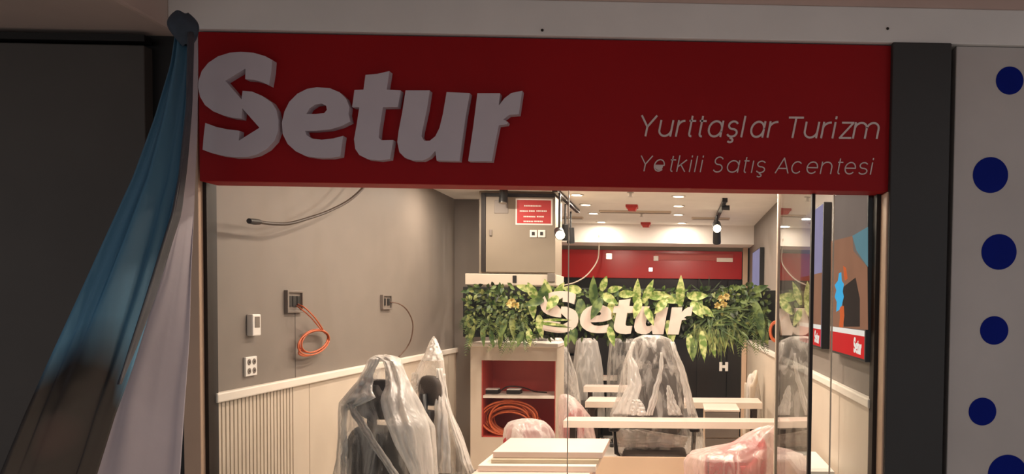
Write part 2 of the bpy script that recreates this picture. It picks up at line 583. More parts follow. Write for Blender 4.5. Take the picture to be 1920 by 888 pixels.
# ------------------------------------------------------------------ main sign
SETUR = {
    'S': ([(300, 122), (380, 128), (450, 148), (495, 172), (490, 240), (475, 328), (430, 307), (380, 294), (328, 290),
           (330, 225), (205, 300), (305, 415), (312, 362), (370, 367), (430, 392), (490, 432), (520, 480), (533, 540),
           (531, 610), (510, 668), (462, 720), (400, 755), (340, 770), (260, 771), (180, 760), (110, 742), (65, 725),
           (72, 640), (82, 560), (150, 585), (220, 600), (292, 608), (288, 670), (416, 590), (310, 470), (305, 534),
           (250, 528), (190, 513), (130, 488), (80, 450), (50, 400), (37, 340), (40, 300), (60, 240), (100, 190),
           (160, 150), (230, 128)], None, (360, 60, 3.29)),
    'e': ([(770, 340), (850, 346), (910, 371), (950, 410), (970, 460), (965, 505), (976, 552), (920, 580), (850, 600),
           (760, 608), (697, 608), (706, 635), (740, 657), (800, 664), (870, 656), (932, 640), (915, 765), (860, 775),
           (780, 775), (700, 764), (640, 735), (590, 690), (560, 630), (554, 560), (570, 490), (600, 430), (650, 380),
           (710, 350)], [(705, 505), (725, 470), (760, 447), (800, 440), (828, 455), (832, 480), (815, 500), (760, 505)],
          (360, 60, 3.29)),
    't': ([(175, 155), (260, 148), (348, 128), (328, 262), (430, 268), (408, 388), (300, 390), (275, 550), (270, 610),
           (290, 628), (375, 626), (352, 764), (280, 775), (190, 765), (130, 735), (100, 690), (92, 620), (110, 520),
           (130, 390), (78, 388), (95, 265), (160, 262)], None, (640, 100, 3.861)),
    'u': ([(465, 268), (640, 268), (620, 400), (585, 560), (580, 600), (600, 632), (640, 632), (680, 600), (710, 540),
           (735, 440), (762, 280), (930, 287), (900, 450), (855, 778), (690, 775), (680, 705), (640, 750), (590, 775),
           (520, 775), (460, 755), (420, 715), (405, 640), (415, 560), (440, 430)], None, (640, 100, 3.861)),
    'r': ([(985, 288), (1148, 288), (1140, 378), (1180, 325), (1230, 287), (1310, 270), (1285, 440), (1215, 445),
           (1172, 478), (1206, 496), (1200, 512), (1140, 520), (1115, 640), (1090, 780), (918, 778), (955, 530)], None,
          (640, 100, 3.861)),
}


def setur_px(ch):
    o, hole, (ox, oy, s) = SETUR[ch]
    f = lambda L: [(ox + a / s, oy + b / s) for a, b in L]
    return [f(o)] + ([f(hole)] if hole else [])


sign = thing('shop_sign', 'long dark red shop sign with raised white lettering above the glass', 'sign', (-0.54, FY, 2.08))
c4 = [at(*p, FY) for p in ((371, 59), (1671, 86), (1666, 360), (371, 338))]
MB().box(c4[0].x, x0 + 0.002, FY, FY + 0.12, 2.086, 2.687).build('panel', M['red_sign'], sign, bevel=0.003)
for ch in 'Setur':
    loops = [[at(px, py, FY - 0.035) for px, py in L] for L in setur_px(ch)]
    MB().plate(loops, (0, 0.036, 0)).build('letter', M['letter'], sign)

# thin italic lettering drawn with round strokes


def arc(cx, cy, a, b, t0, t1, n=14):
    return [(cx + a * math.cos(math.radians(t0 + (t1 - t0) * i / n)), cy + b * math.sin(math.radians(t0 + (t1 - t0) * i / n))) for i in range(n + 1)]


def glyph(ch, w, xh, cap):
    """strokes of a monoline letter in a box of width w (baseline 0)"""
    r = w / 2
    if ch == 'Y':
        return [[(0, cap), (r, cap * 0.45), (r, 0)], [(w, cap), (r, cap * 0.45)]]
    if ch == 'T':
        return [[(0, cap), (w, cap)], [(r, cap), (r, 0)]]
    if ch == 'A':
        return [[(0, 0), (r, cap), (w, 0)], [(w * 0.18, cap * 0.3), (w * 0.82, cap * 0.3)]]
    if ch == 'u':
        return [[(0, xh), (0, r)] + arc(r, r, r, r, 180, 360) + [(w, xh)], [(w, r), (w, 0)]]
    if ch == 'n':
        return [[(0, 0), (0, xh)], [(0, xh - r)] + arc(r, xh - r, r, r, 180, 0) + [(w, 0)]]
    if ch == 'm':
        q = w / 4
        return [[(0, 0), (0, xh)], [(0, xh - q)] + arc(q, xh - q, q, q, 180, 0) + [(2 * q, 0)],
                [(2 * q, xh - q)] + arc(3 * q, xh - q, q, q, 180, 0) + [(w, 0)]]
    if ch == 'r':
        return [[(0, 0), (0, xh)], [(0, xh * 0.6)] + arc(w, xh * 0.6, w, xh * 0.4, 180, 92, 8)]
    if ch == 't':
        return [[(w * 0.3, cap), (w * 0.3, xh * 0.2)] + arc(w * 0.62, xh * 0.2, w * 0.32, xh * 0.2, 180, 280, 6), [(0, xh), (w, xh)]]
    if ch == 'a':
        return [arc(r, xh / 2, r, xh / 2, 0, 360, 26), [(w, xh), (w, 0)]]
    if ch in 'sS\u015f':
        H = cap if ch == 'S' else xh
        s = arc(r, H * 0.75, r * 0.92, H * 0.25, 30, 270, 14) + arc(r, H * 0.25, r, H * 0.25, 88, -150, 14)
        g = [s]
        if ch == '\u015f':
            g.append([(r, 0), (r * 0.9, -xh * 0.1)] + arc(r * 0.9, -xh * 0.24, w * 0.26, xh * 0.13, 80, -140, 10))
        return g
    if ch == 'l':
        return [[(0, 0), (0, cap * 1.03)]]
    if ch == '\u0131':
        return [[(0, 0), (0, xh)]]
    if ch == 'i':
        return [[(0, 0), (0, xh)], [(0, cap * 0.97), (0, cap * 1.06)]]
    if ch == 'z':
        return [[(0, xh), (w, xh), (0, 0), (w, 0)]]
    if ch == 'k':
        return [[(0, 0), (0, cap * 1.05)], [(w, xh), (0.02 * w, xh * 0.4)], [(w * 0.35, xh * 0.6), (w, 0)]]
    if ch == 'c':
        return [arc(r, xh / 2, r, xh / 2, 45, 315, 20)]
    if ch == 'e':
        return [[(0, xh / 2), (w, xh / 2)] + arc(r, xh / 2, r, xh / 2, 0, 315, 22)[1:]]
    return []


def write_line(items, base0, base1, xh, cap, sw, m, slant=0.2):
    for ch, X0, w_ in items:
        bm_ = MB()
        for st in glyph(ch, w_, xh, cap):
            pts = []
            for (gx_, gy_) in st:
                px = X0 + gx_ + slant * gy_
                py = base0[1] + (base1[1] - base0[1]) * (px - base0[0]) / (base1[0] - base0[0]) - gy_
                pts.append((px, py))
            for i in range(len(pts) - 1):
                (ax, ay), (bx, by) = pts[i], pts[i + 1]
                L = math.hypot(bx - ax, by - ay)
                if L < 1e-6:
                    continue
                ex, ey = (bx - ax) / L * sw * 0.3, (by - ay) / L * sw * 0.3
                nx_, ny_ = -(by - ay) / L * sw / 2, (bx - ax) / L * sw / 2
                q = [(ax - ex + nx_, ay - ey + ny_), (bx + ex + nx_, by + ey + ny_), (bx + ex - nx_, by + ey - ny_), (ax - ex - nx_, ay - ey - ny_)]
                bm_.plate([[at(a, b, FY - 0.004 - 0.0004 * (i % 3)) for a, b in q]], (0, 0.0048, 0))
        if ch == 'e' and X0 < 1240:      # the one letter whose lower bowl is still filled
            q = [(X0 + xh * 0.06 + w_ * 0.5 + w_ * 0.42 * math.cos(t * PI / 10), base0[1] - xh * 0.42 + xh * 0.36 * math.sin(t * PI / 10)) for t in range(11)]
            bm_.plate([[at(a, b, FY - 0.003) for a, b in q]], (0, 0.0035, 0))
        bm_.build('letter', m, sign)


k = 6.34
line1 = [('Y', 1196.6, 27.6)]
for ch, a, b, hh in (('u', 280, 460, 29), ('r', 490, 600, 29), ('t', 622, 725, 29), ('t', 745, 850, 29), ('a', 865, 1055, 29),
                     ('\u015f', 1092, 1240, 29), ('l', 1268, 1342, 38), ('a', 1370, 1555, 29), ('r', 1580, 1706, 29)):
    line1.append((ch, 1190 + a / k, max(0.1, (b - a) / k - 0.2 * hh)))
line1.append(('T', 1473, 26))
for ch, a, b, hh in (('u', 2008, 2195, 29), ('r', 2217, 2340, 29), ('i', 2352, 2420, 38), ('z', 2437, 2605, 29), ('m', 2595, 2915, 29)):
    line1.append((ch, 1190 + a / k, max(0.1, (b - a) / k - 0.2 * hh)))
write_line(line1, (1210, 254), (1646, 259), 28.5, 37, 3.6, M['small_letter'])
line2 = [('Y', 1197, 21)]
for ch, a, b, hh in (('e', 222, 365, 22), ('t', 408, 490, 22), ('k', 500, 620, 22), ('i', 650, 692, 28), ('l', 712, 757, 28),
                     ('i', 780, 838, 28), ('S', 928, 1065, 28), ('a', 1090, 1250, 22), ('t', 1283, 1362, 22), ('\u0131', 1388, 1418, 22),
                     ('\u015f', 1440, 1565, 22), ('A', 1672, 1822, 0), ('c', 1857, 2002, 22), ('e', 2037, 2187, 22), ('n', 2207, 2357, 22),
                     ('t', 2397, 2477, 22), ('e', 2490, 2637, 22), ('s', 2657, 2782, 22), ('i', 2802, 2872, 28)):
    line2.append((ch, 1190 + a / k, max(0.1, (b - a) / k - 0.2 * hh)))
write_line(line2, (1206, 320), (1640, 326.5), 21.5, 28, 2.1, M['small_letter'])


# ------------------------------------------------------------------ the cloth banner pulled aside at the left
def banner_print():
    k = NT('banner_blue_print')
    uv = k.n('ShaderNodeUVMap')
    sp = k.n('ShaderNodeSeparateXYZ')
    k.l(uv.outputs[0], sp.inputs[0])
    nz = k.n('ShaderNodeTexNoise')
    nz.inputs['Scale'].default_value = 4
    k.l(uv.outputs[0], nz.inputs[0])
    # arched lower edge of the blue field
    dxx = k.math('SUBTRACT', sp.outputs[0], 0.45)
    edge = k.math('ADD', sp.outputs[1], k.math('MULTIPLY', k.math('MULTIPLY', dxx, dxx), -0.25))
    edge = k.math('ADD', edge, k.math('MULTIPLY', nz.outputs['Fac'], 0.05))
    rp = k.n('ShaderNodeValToRGB')
    e_ = rp.color_ramp.elements
    e_[0].position, e_[0].color = 0.0, lin((62, 102, 126))
    e_[1].position, e_[1].color = 0.52, lin((80, 134, 166))
    a = rp.color_ramp.elements.new(0.585)
    a.color = lin((40, 62, 78))
    b = rp.color_ramp.elements.new(0.605)
    b.color = lin((20, 15, 16))
    k.l(edge, rp.inputs[0])
    # warm brown patch in the dark lower picture
    px_ = k.math('SUBTRACT', sp.outputs[0], 0.38)
    py_ = k.math('SUBTRACT', sp.outputs[1], 0.70)
    d2 = k.math('ADD', k.math('MULTIPLY', k.math('MULTIPLY', px_, px_), 14), k.math('MULTIPLY', k.math('MULTIPLY', py_, py_), 330))
    d2 = k.math('ADD', d2, k.math('MULTIPLY', nz.outputs['Fac'], 0.5))
    r2 = k.n('ShaderNodeValToRGB')
    r2.color_ramp.elements[0].position, r2.color_ramp.elements[0].color = 0.35, (1, 1, 1, 1)
    r2.color_ramp.elements[1].position, r2.color_ramp.elements[1].color = 1.0, (0, 0, 0, 1)
    k.l(d2, r2.inputs[0])
    mx = k.n('ShaderNodeMix', data_type='RGBA')
    k.l(r2.outputs[0], mx.inputs['Factor'])
    k.l(rp.outputs[0], mx.inputs['A'])
    mx.inputs['B'].default_value = lin((46, 30, 30))
    k.l(mx.outputs['Result'], k.b.inputs['Base Color'])
    k.b.inputs['Roughness'].default_value = 0.55
    return k.m


def interp(tab, t):
    for i in range(len(tab) - 1):
        if t <= tab[i + 1][0]:
            a, b = tab[i], tab[i + 1]
            s = (t - a[0]) / (b[0] - a[0]) if b[0] > a[0] else 0
            return tuple(p + (q - p) * s for p, q in zip(a[1:], b[1:]))
    return tab[-1][1:]


def cloth(name, m, tabl, parent, folds, nu=48, nv=60, fold_fn=None, solid=0.003):
    """sheet between left and right edges: rows (y_px, left_px, right_px, depth_left, depth_right)"""
    rows, uvs = [], []
    y0_, y1_ = tabl[0][0], tabl[-1][0]
    for i in range(nv + 1):
        yy = y0_ + (y1_ - y0_) * i / nv
        l_, r_, dl, dr = interp(tabl, yy)
        row = []
        for j in range(nu + 1):
            s = j / nu
            a = at(l_, yy, dl)
            b = at(r_, yy, dr)
            p = a.lerp(b, s)
            v = i / nv
            f = sum(am * math.sin(2 * PI * (fq * s + ph + dr_ * v)) for am, fq, ph, dr_ in folds) * (0.35 + 0.65 * v)
            f += 0.012 * noise.noise((s * 5, v * 3, 3.1))
            p.y += f * min(1, 8 * s) * min(1, 8 * (1 - s))
            row.append(p)
            uvs.append((s, v))
        rows.append(row)
    o = MB().grid(rows).build(name, m, parent, smooth=True, solid=solid)
    ul = o.data.uv_layers.new(name='UVMap')
    for li, lp in enumerate(o.data.loops):
        ul.data[li].uv = uvs[lp.vertex_index]
    return o


ban = thing('banner', 'blue printed cloth banner with white back, bunched up and pulled aside at the left', 'banner', at(345, 60, 3.0))
cloth('printed_sheet', banner_print(), [(40, 332, 364, 2.98, 3.0), (120, 320, 358, 2.95, 2.98), (220, 290, 352, 2.88, 2.94), (330, 250, 343, 2.78, 2.9),
                                        (450, 195, 318, 2.66, 2.84), (560, 145, 288, 2.55, 2.78), (690, 85, 248, 2.42, 2.7),
                                        (780, 45, 215, 2.34, 2.66), (900, -5, 178, 2.25, 2.6), (1150, -80, 120, 2.1, 2.5)],
      ban, [(0.035, 1.6, 0.1, 0.1), (0.016, 3.3, 0.4, -0.2)], fold_fn=None)
cloth('white_backing', M['banner_white'], [(40, 352, 370, 3.05, 3.08), (120, 356, 371, 3.04, 3.09), (250, 348, 369.5, 3.02, 3.09), (400, 330, 363, 2.98, 3.08), (520, 296, 358, 2.94, 3.06),
                                           (640, 248, 355, 2.88, 3.05), (760, 205, 346, 2.82, 3.03), (900, 165, 337, 2.76, 3.0), (1150, 90, 318, 2.65, 2.95)],
      ban, [(0.012, 1.1, 0.3, 0.1)])
cloth('hem', mat('slate_hem_cloth', (62, 66, 76), 0.6, var=0.15), [(60, 352, 364, 2.9, 2.95), (200, 349, 360, 2.84, 2.88), (330, 335, 348, 2.78, 2.82), (400, 322, 340, 2.74, 2.8), (450, 306, 324, 2.7, 2.78), (560, 272, 290, 2.62, 2.72),
                                        (660, 240, 252, 2.55, 2.66), (720, 222, 226, 2.5, 2.6)], ban, [(0.008, 1.5, 0.0, 0.2)], nu=14, nv=40)
kn = MB()
rows = []
for i in range(15):
    t = i / 14
    c = at(338 + 14 * t, 24 + 62 * t, 2.96)
    R = 0.006 + 0.055 * math.sin(PI * (0.12 + 0.8 * t)) * (1 - 0.25 * t)
    rows.append([c + Vector((math.cos(a) * R * (1 + 0.07 * math.sin(4 * a + 5 * t)), math.sin(a) * R * 0.6, 0.004 * math.sin(3 * a))) for a in (2 * PI * j / 28 for j in range(28))])
kn.grid(rows, True).build('knot', mat('slate_blue_cloth', (50, 62, 76), 0.7, var=0.2, scale=20), ban, smooth=True)

# ------------------------------------------------------------------ rear red band and dark door
rb = thing('red_band', 'glossy red sign band across the rear shopfront behind the plant wall', 'sign', (-0.35, YB - 0.05, 1.93))
MB().box(-1.72, 0.78, YB - 0.05, YB - 0.005, 1.93, 2.268).build('panel', M['red_gloss'], rb, bevel=0.004)
p0, p1 = at(1228, 474, YB - 0.06), at(1374, 489, YB - 0.06)
MB().box(p0.x, p1.x, YB - 0.058, YB - 0.049, p1.z, p0.z).build('inset_strip', mat('dull_red_strip', (176, 62, 50), 0.4, var=0.05), rb, bevel=0.002)
p0, p1 = at(1344, 483, YB - 0.07), at(1374, 491, YB - 0.07)
MB().box(p0.x, p1.x, YB - 0.068, YB - 0.057, p1.z, p0.z).build('white_tag', M['rail'], rb, bevel=0.002)
for px, py, s, lab in ((1142, 480, 5.5, 'larger of the glowing squares imitating spotlight reflections on the rear red band, above the first leaf'), (1220, 505, 3.6, 'small glowing square imitating a spotlight reflection, low on the rear red band'), (1230, 484, 4.5, 'small pinkish square imitating a spotlight reflection, at the left end of the dull red strip')):
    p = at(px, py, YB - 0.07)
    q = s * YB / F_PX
    o = thing('spot_reflection', lab, 'lamp', p)  # spotlight reflections in the glossy red, made as small squares; no real lamps
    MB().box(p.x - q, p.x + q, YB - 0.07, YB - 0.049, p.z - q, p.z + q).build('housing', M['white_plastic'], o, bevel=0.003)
    MB().box(p.x - q * 0.8, p.x + q * 0.8, YB - 0.073, YB - 0.069, p.z - q * 0.8, p.z + q * 0.8).build('lens', M['lamp'] if px != 1230 else M['white_plastic'], o)  # glowing or white face imitates the reflected spot

dd = thing('door_2', 'black rear door right of the wrapped centre chair', 'door', (at(1355, 700, YB).x, YB, 0))
dd['kind'] = 'structure'
a, b = at(1306, 700, YB - 0.02).x, at(1362, 700, YB - 0.02).x
c = at(1390, 700, YB - 0.02).x
MB().box(a, b - 0.004, YB - 0.04, YB - 0.002, 0.02, 1.92).build('leaf', M['dark_gloss'], dd, bevel=0.004)
MB().box(b + 0.004, c, YB - 0.04, YB - 0.002, 0.02, 1.92).build('leaf', M['dark_gloss'], dd, bevel=0.004)
p = at(1357, 687, YB - 0.06)
hb = MB()
for s in (-1, 1):
    hb.box(p.x + s * 0.036 - 0.018, p.x + s * 0.036 + 0.018, p.y, p.y + 0.02, p.z - 0.055, p.z + 0.055)
hb.box(p.x - 0.05, p.x + 0.05, p.y + 0.004, p.y + 0.03, p.z - 0.018, p.z + 0.018)
hb.build('handle', M['white_plastic'], dd, bevel=0.004)
MB().box(c + 0.01, c + 0.05, YB - 0.06, YB - 0.002, 0.0, 1.92).build('door_frame', M['taupe'], dd, bevel=0.004)

# ------------------------------------------------------------------ block at the rear left: open niche cabinet, shelf ledge, tall cabinet door
BX0, BX1, BY = -1.71, -0.995, 6.4
blk = thing('niche_cabinet', 'cream cabinet with an open red two-shelf niche under the plant wall', 'cabinet', (-1.35, 6.7, 0))
n0, n1 = at(903, 675, BY), at(1045, 820, BY)
zs = 1.245
nb = MB()
nb.box(BX0, n0.x, BY, 6.8, 0, zs)
nb.box(n0.x, BX1, BY, 6.8, n0.z, zs)
nb.box(n0.x, BX1, BY, 6.8, 0, n1.z)
nb.box(BX1 - 0.012, BX1, BY + 0.001, 6.8, n1.z, n0.z)
nb.build('body', M['cream'], blk)
MB().box(n0.x, BX1 - 0.012, 6.75, 6.79, n1.z, n0.z).build('back_panel', M['red_niche'], blk)
MB().box(n0.x, n0.x + 0.008, BY + 0.004, 6.75, n1.z, n0.z).build('side_lining', M['red_niche'], blk)
MB().box(BX1 - 0.02, BX1 - 0.012, BY + 0.004, 6.75, n1.z, n0.z).build('side_lining', M['red_niche'], blk)
MB().box(n0.x, BX1 - 0.012, BY + 0.004, 6.75, n1.z, n1.z + 0.006).build('floor_lining', M['red_niche'], blk)
sz = at(970, 744, BY).z
MB().box(n0.x + 0.008, BX1 - 0.02, BY + 0.01, 6.75, sz - 0.012, sz + 0.012).build('shelf', M['rail'], blk, bevel=0.002)
MB().box(BX0 - 0.01, BX1 + 0.01, BY - 0.02, 6.8, zs, zs + 0.03).build('top_rail', M['rail'], blk, bevel=0.004)
struct(MB().box(XL, BX0 - 0.012, 6.95, 7.05, 0, ZC).build('wall_recess', M['grey_wall']), 'grey wall in the corner recess behind the tall cabinet')

tall = thing('tall_cabinet', 'beige wall cupboard with red notice and two sockets above the plant wall', 'cabinet', (-1.3, 6.6, 1.87))
t0, t1 = at(911, 366, BY), at(1041, 511, BY)
MB().box(at(901, 400, BY + 0.06).x, BX1 - 0.025, BY + 0.02, 6.8, t1.z - 0.01, ZC - 0.002).build('carcass', M['cab'], tall)
MB().box(at(902, 400, BY).x, t0.x - 0.002, BY, BY + 0.02, t1.z, ZC - 0.02).build('shadow_gap', M['gasket'], tall)
MB().box(t0.x, t1.x, BY - 0.002, BY + 0.018, t1.z, t0.z - 0.01).build('door', M['cab'], tall, bevel=0.003)
MB().box(t0.x - 0.01, BX1 - 0.025, BY, BY + 0.02, t0.z - 0.004, t0.z + 0.02).build('top_gap', M['gasket'], tall)
p0, p1 = at(927, 375, BY - 0.003), at(953, 400, BY - 0.003)
MB().box(p0.x, p1.x, BY - 0.006, BY, p1.z, p0.z).build('grey_vent', M['plate_grey'], tall, bevel=0.002)
p = at(921, 436, BY)
MB().box(p.x - 0.012, p.x + 0.008, BY - 0.016, BY, p.z - 0.025, p.z + 0.025).build('handle', M['plate_grey'], tall, bevel=0.003)
for px in (1000.5, 1016):
    p = at(px, 438, BY)
    so = MB().box(p.x - 0.03, p.x + 0.03, BY - 0.012, BY, p.z - 0.03, p.z + 0.03).build('socket', M['white_plastic'], tall, bevel=0.003)
    MB().box(p.x - 0.012, p.x + 0.012, BY - 0.015, BY - 0.011, p.z - 0.014, p.z + 0.014).build('socket_hole', M['dark_slot'], so)
p0, p1 = at(967, 372, BY), at(1036, 422, BY)
nt = MB().box(p0.x, p1.x, BY - 0.006, BY - 0.001, p1.z, p0.z).build('notice', M['white_plastic'], tall)
MB().box(p0.x + 0.012, p1.x - 0.012, BY - 0.0075, BY - 0.0055, p1.z + 0.012, p0.z - 0.012).build('red_field', M['red_label'], nt)
for yy, segs in ((386, ((983, 1015),)), (395.5, ((975, 990), (992, 1004), (1006, 1026))), (406, ((982, 1004), (1007, 1020))), (415, ((982, 1000), (1002, 1018)))):
    tx = MB()
    for a, b in segs:
        q0, q1 = at(a, yy - 1.4, BY), at(b, yy + 1.4, BY)
        xx = q0.x
        while xx < q1.x - 0.004:
            wd = random.uniform(0.008, 0.016)
            tx.box(xx, min(xx + wd, q1.x), BY - 0.0085, BY - 0.007, q1.z, q0.z)
            xx += wd + 0.003
    tx.build('printed_line', M['white_plastic'], nt)
# pale ledge below the tall cabinet
p0, p1 = at(872, 512, BY - 0.03), at(1043, 535, BY - 0.03)
led = thing('ledge_box', 'pale boxed ledge between the tall cabinet and the plants', 'ledge', ((p0.x + p1.x) / 2, BY, p1.z))
MB().box(p0.x, p1.x, BY - 0.03, 6.79, p1.z, p0.z - 0.001).build('box', M['cream'], led, bevel=0.004)
q = at(965, 523, BY - 0.03)
MB().box(q.x - 0.016, q.x + 0.016, BY - 0.036, BY - 0.028, q.z - 0.03, q.z + 0.03).build('slot', M['dark_slot'], led, bevel=0.002)
q = at(1034, 520, BY - 0.03)
MB().box(q.x - 0.03, q.x + 0.03, BY - 0.05, BY - 0.028, q.z - 0.035, q.z + 0.035).build('clamp', M['plate_grey'], led, bevel=0.003)

# ------------------------------------------------------------------ plant wall with inner sign
PY = 6.24
P0, P1 = at(868, 537, PY), at(1453, 637, PY)
pw = thing('plant_wall', 'artificial plant wall of mixed green foliage carrying white letters across the shop', 'plant wall', ((P0.x + P1.x) / 2, PY, P1.z))
MB().box(P0.x, P1.x, PY, PY + 0.06, P1.z, P0.z).build('backing_board', M['backing'], pw, bevel=0.004)


def leaf(mb, base, d, nrm, L, W, droop=0.3, seg=5):
    d = Vector(d).normalized()
    nrm = Vector(nrm)
    side = d.cross(nrm)
    if side.length < 1e-4:
        side = d.cross(Vector((1, 0, 0.1)))
    side.normalize()
    up = side.cross(d).normalized()
    rows = []
    for i in range(seg + 1):
        t = i / seg
        wd = W * (math.sin(PI * min(1, t * 0.93 + 0.06)) ** 0.8) * (1.12 - 0.45 * t)
        if i == seg:
            wd = W * 0.03
        c = Vector(base) + d * (L * t) - up * (droop * L * t * t) * 0.6 + Vector((0, 0, -1)) * (droop * L * t * t * 0.5)
        rows.append([c - side * wd * 0.5 + up * wd * 0.14, c, c + side * wd * 0.5 + up * wd * 0.14])
    mb.grid(rows)


def pp(px, py, dy=0.0):
    return at(px, py, PY - dy)


FWD = Vector((0, -1, 0))
rnd = random.Random(11)
# mass of small leaves
boxw, mids, ferns = MB(), MB(), MB()
for i in range(1050):
    px = rnd.uniform(870, 1440)
    py = rnd.uniform(541, 632)
    dens = 1.0
    if 1420 < px or (px < 892 and py < 575):
        dens = 0.35
    if rnd.random() > dens:
        continue
    a = rnd.uniform(0, 2 * PI)
    d = Vector((math.cos(a), -0.55, math.sin(a)))
    tgt = boxw if rnd.random() < 0.62 else mids
    s = rnd.uniform(0.035, 0.07)
    leaf(tgt, pp(px, py, rnd.uniform(0.0, 0.07)), d, FWD, s, s * 0.55, 0.3, 3)
for i in range(230):     # denser boxwood at the left and at the upper right
    if i % 2:
        px, py = rnd.gauss(935, 30), rnd.gauss(570, 20)
    else:
        px, py = rnd.gauss(1390, 22), rnd.gauss(560, 18)
    if not 872 < px < 1440:
        continue
    py = max(536, min(628, py))
    a = rnd.uniform(0, 2 * PI)
    leaf(mids if i % 3 else boxw, pp(px, py, rnd.uniform(0.05, 0.14)), (math.cos(a), -0.7, math.sin(a)), FWD, 0.05, 0.032, 0.3, 3)
pale = MB()
for i in range(210):     # pale young leaves scattered over the dark foliage
    px, py = (rnd.uniform(874, 1005) if i % 3 else rnd.uniform(1325, 1435)), rnd.uniform(543, 630)
    a = rnd.uniform(0, 2 * PI)
    s = rnd.uniform(0.022, 0.045)
    leaf(pale, pp(px, py, rnd.uniform(0.08, 0.15)), (math.cos(a), -0.6, math.sin(a)), FWD, s, s * 0.6, 0.3, 3)
pale.build('young_foliage', L_OLIVE, pw, smooth=True)['kind'] = 'stuff'
boxw.build('boxwood_foliage', L_DARK, pw, smooth=True)['kind'] = 'stuff'
mids.build('ivy_foliage', L_MID, pw, smooth=True)['kind'] = 'stuff'
# fern fronds: a midrib with paired leaflets


def frond(mb, p, d, L, W, droop):
    p, d = Vector(p), Vector(d).normalized()
    prev = p.copy()
    side0 = d.cross(FWD).normalized()
    for i in range(1, 12):
        t = i / 11
        c = p + d * (L * t) + Vector((0, 0, -droop * L * t * t))
        wd = W * math.sin(PI * (0.15 + 0.82 * t))
        for s in (-1, 1):
            leaf(mb, c, side0 * s + d * 0.7 + Vector((0, -0.2, -0.2)), FWD, wd, wd * 0.24, 0.25, 2)
        prev = c


for i in range(26):
    px, py = rnd.uniform(878, 1000), rnd.uniform(585, 628)
    frond(ferns, pp(px, py, 0.06), (rnd.uniform(-0.7, 0.7), -0.5, rnd.uniform(-0.9, 0.1)), rnd.uniform(0.11, 0.2), 0.045, 0.5)
for i in range(20):
    px, py = rnd.uniform(1385, 1440), rnd.uniform(565, 630)
    frond(ferns, pp(px, py, 0.06), (rnd.uniform(-0.5, 0.6), -0.5, rnd.uniform(-0.9, 0.2)), rnd.uniform(0.12, 0.2), 0.045, 0.5)
ferns.build('fern_foliage', L_MID, pw, smooth=True)['kind'] = 'stuff'
# strappy palm right of the letters
palm, straw, spikes = MB(), MB(), MB()
for i in range(70):
    a = rnd.uniform(-PI * 0.98, PI * 0.25)
    b = pp(1345 + rnd.uniform(-28, 30), 590 + rnd.uniform(-12, 22), rnd.uniform(0.05, 0.12))
    leaf(palm, b, (math.cos(a), -0.5, math.sin(a) * 0.9), FWD, rnd.uniform(0.16, 0.3), 0.014, 0.5, 5)
for i in range(60):
    b = pp(1302 + rnd.uniform(0, 85), 612 + rnd.uniform(-8, 12), rnd.uniform(0.06, 0.14))
    leaf(straw, b, (rnd.uniform(-0.5, 0.6), -0.25, -1), FWD, rnd.uniform(0.09, 0.22), 0.02, 0.2, 4)
for px, py, ax, az in ((1322, 545, -0.5, 1), (1328, 545, 0.05, 1), (1332, 548, 0.7, 0.8), (1340, 548, 1, 0.5), (1318, 550, -0.9, 0.7)):
    leaf(spikes, pp(px, py, 0.06), (ax, -0.1, az), FWD, 0.13, 0.012, 0.05, 4)
palm.build('palm_foliage', L_MID, pw, smooth=True)['kind'] = 'stuff'
straw.build('grass_tuft', L_OLIVE, pw, smooth=True)['kind'] = 'stuff'
spikes.build('spiky_sprig', L_DARK, pw, smooth=True)
# pale flower heads
for px, py in ((960, 563), (955, 570), (968, 572), (1352, 558), (1362, 555), (1357, 568), (1346, 572)):
    fb = MB()
    c = pp(px, py, 0.13)
    for i in range(16):
        a, e_ = rnd.uniform(0, 2 * PI), rnd.uniform(-0.6, 1.2)
        leaf(fb, c, (math.cos(a) * math.cos(e_), -max(0.15, math.sin(e_)), math.sin(a) * math.cos(e_)), FWD, 0.032, 0.022, 0.3, 3)
    fb.build('flower_head', L_YEL, pw, smooth=True)
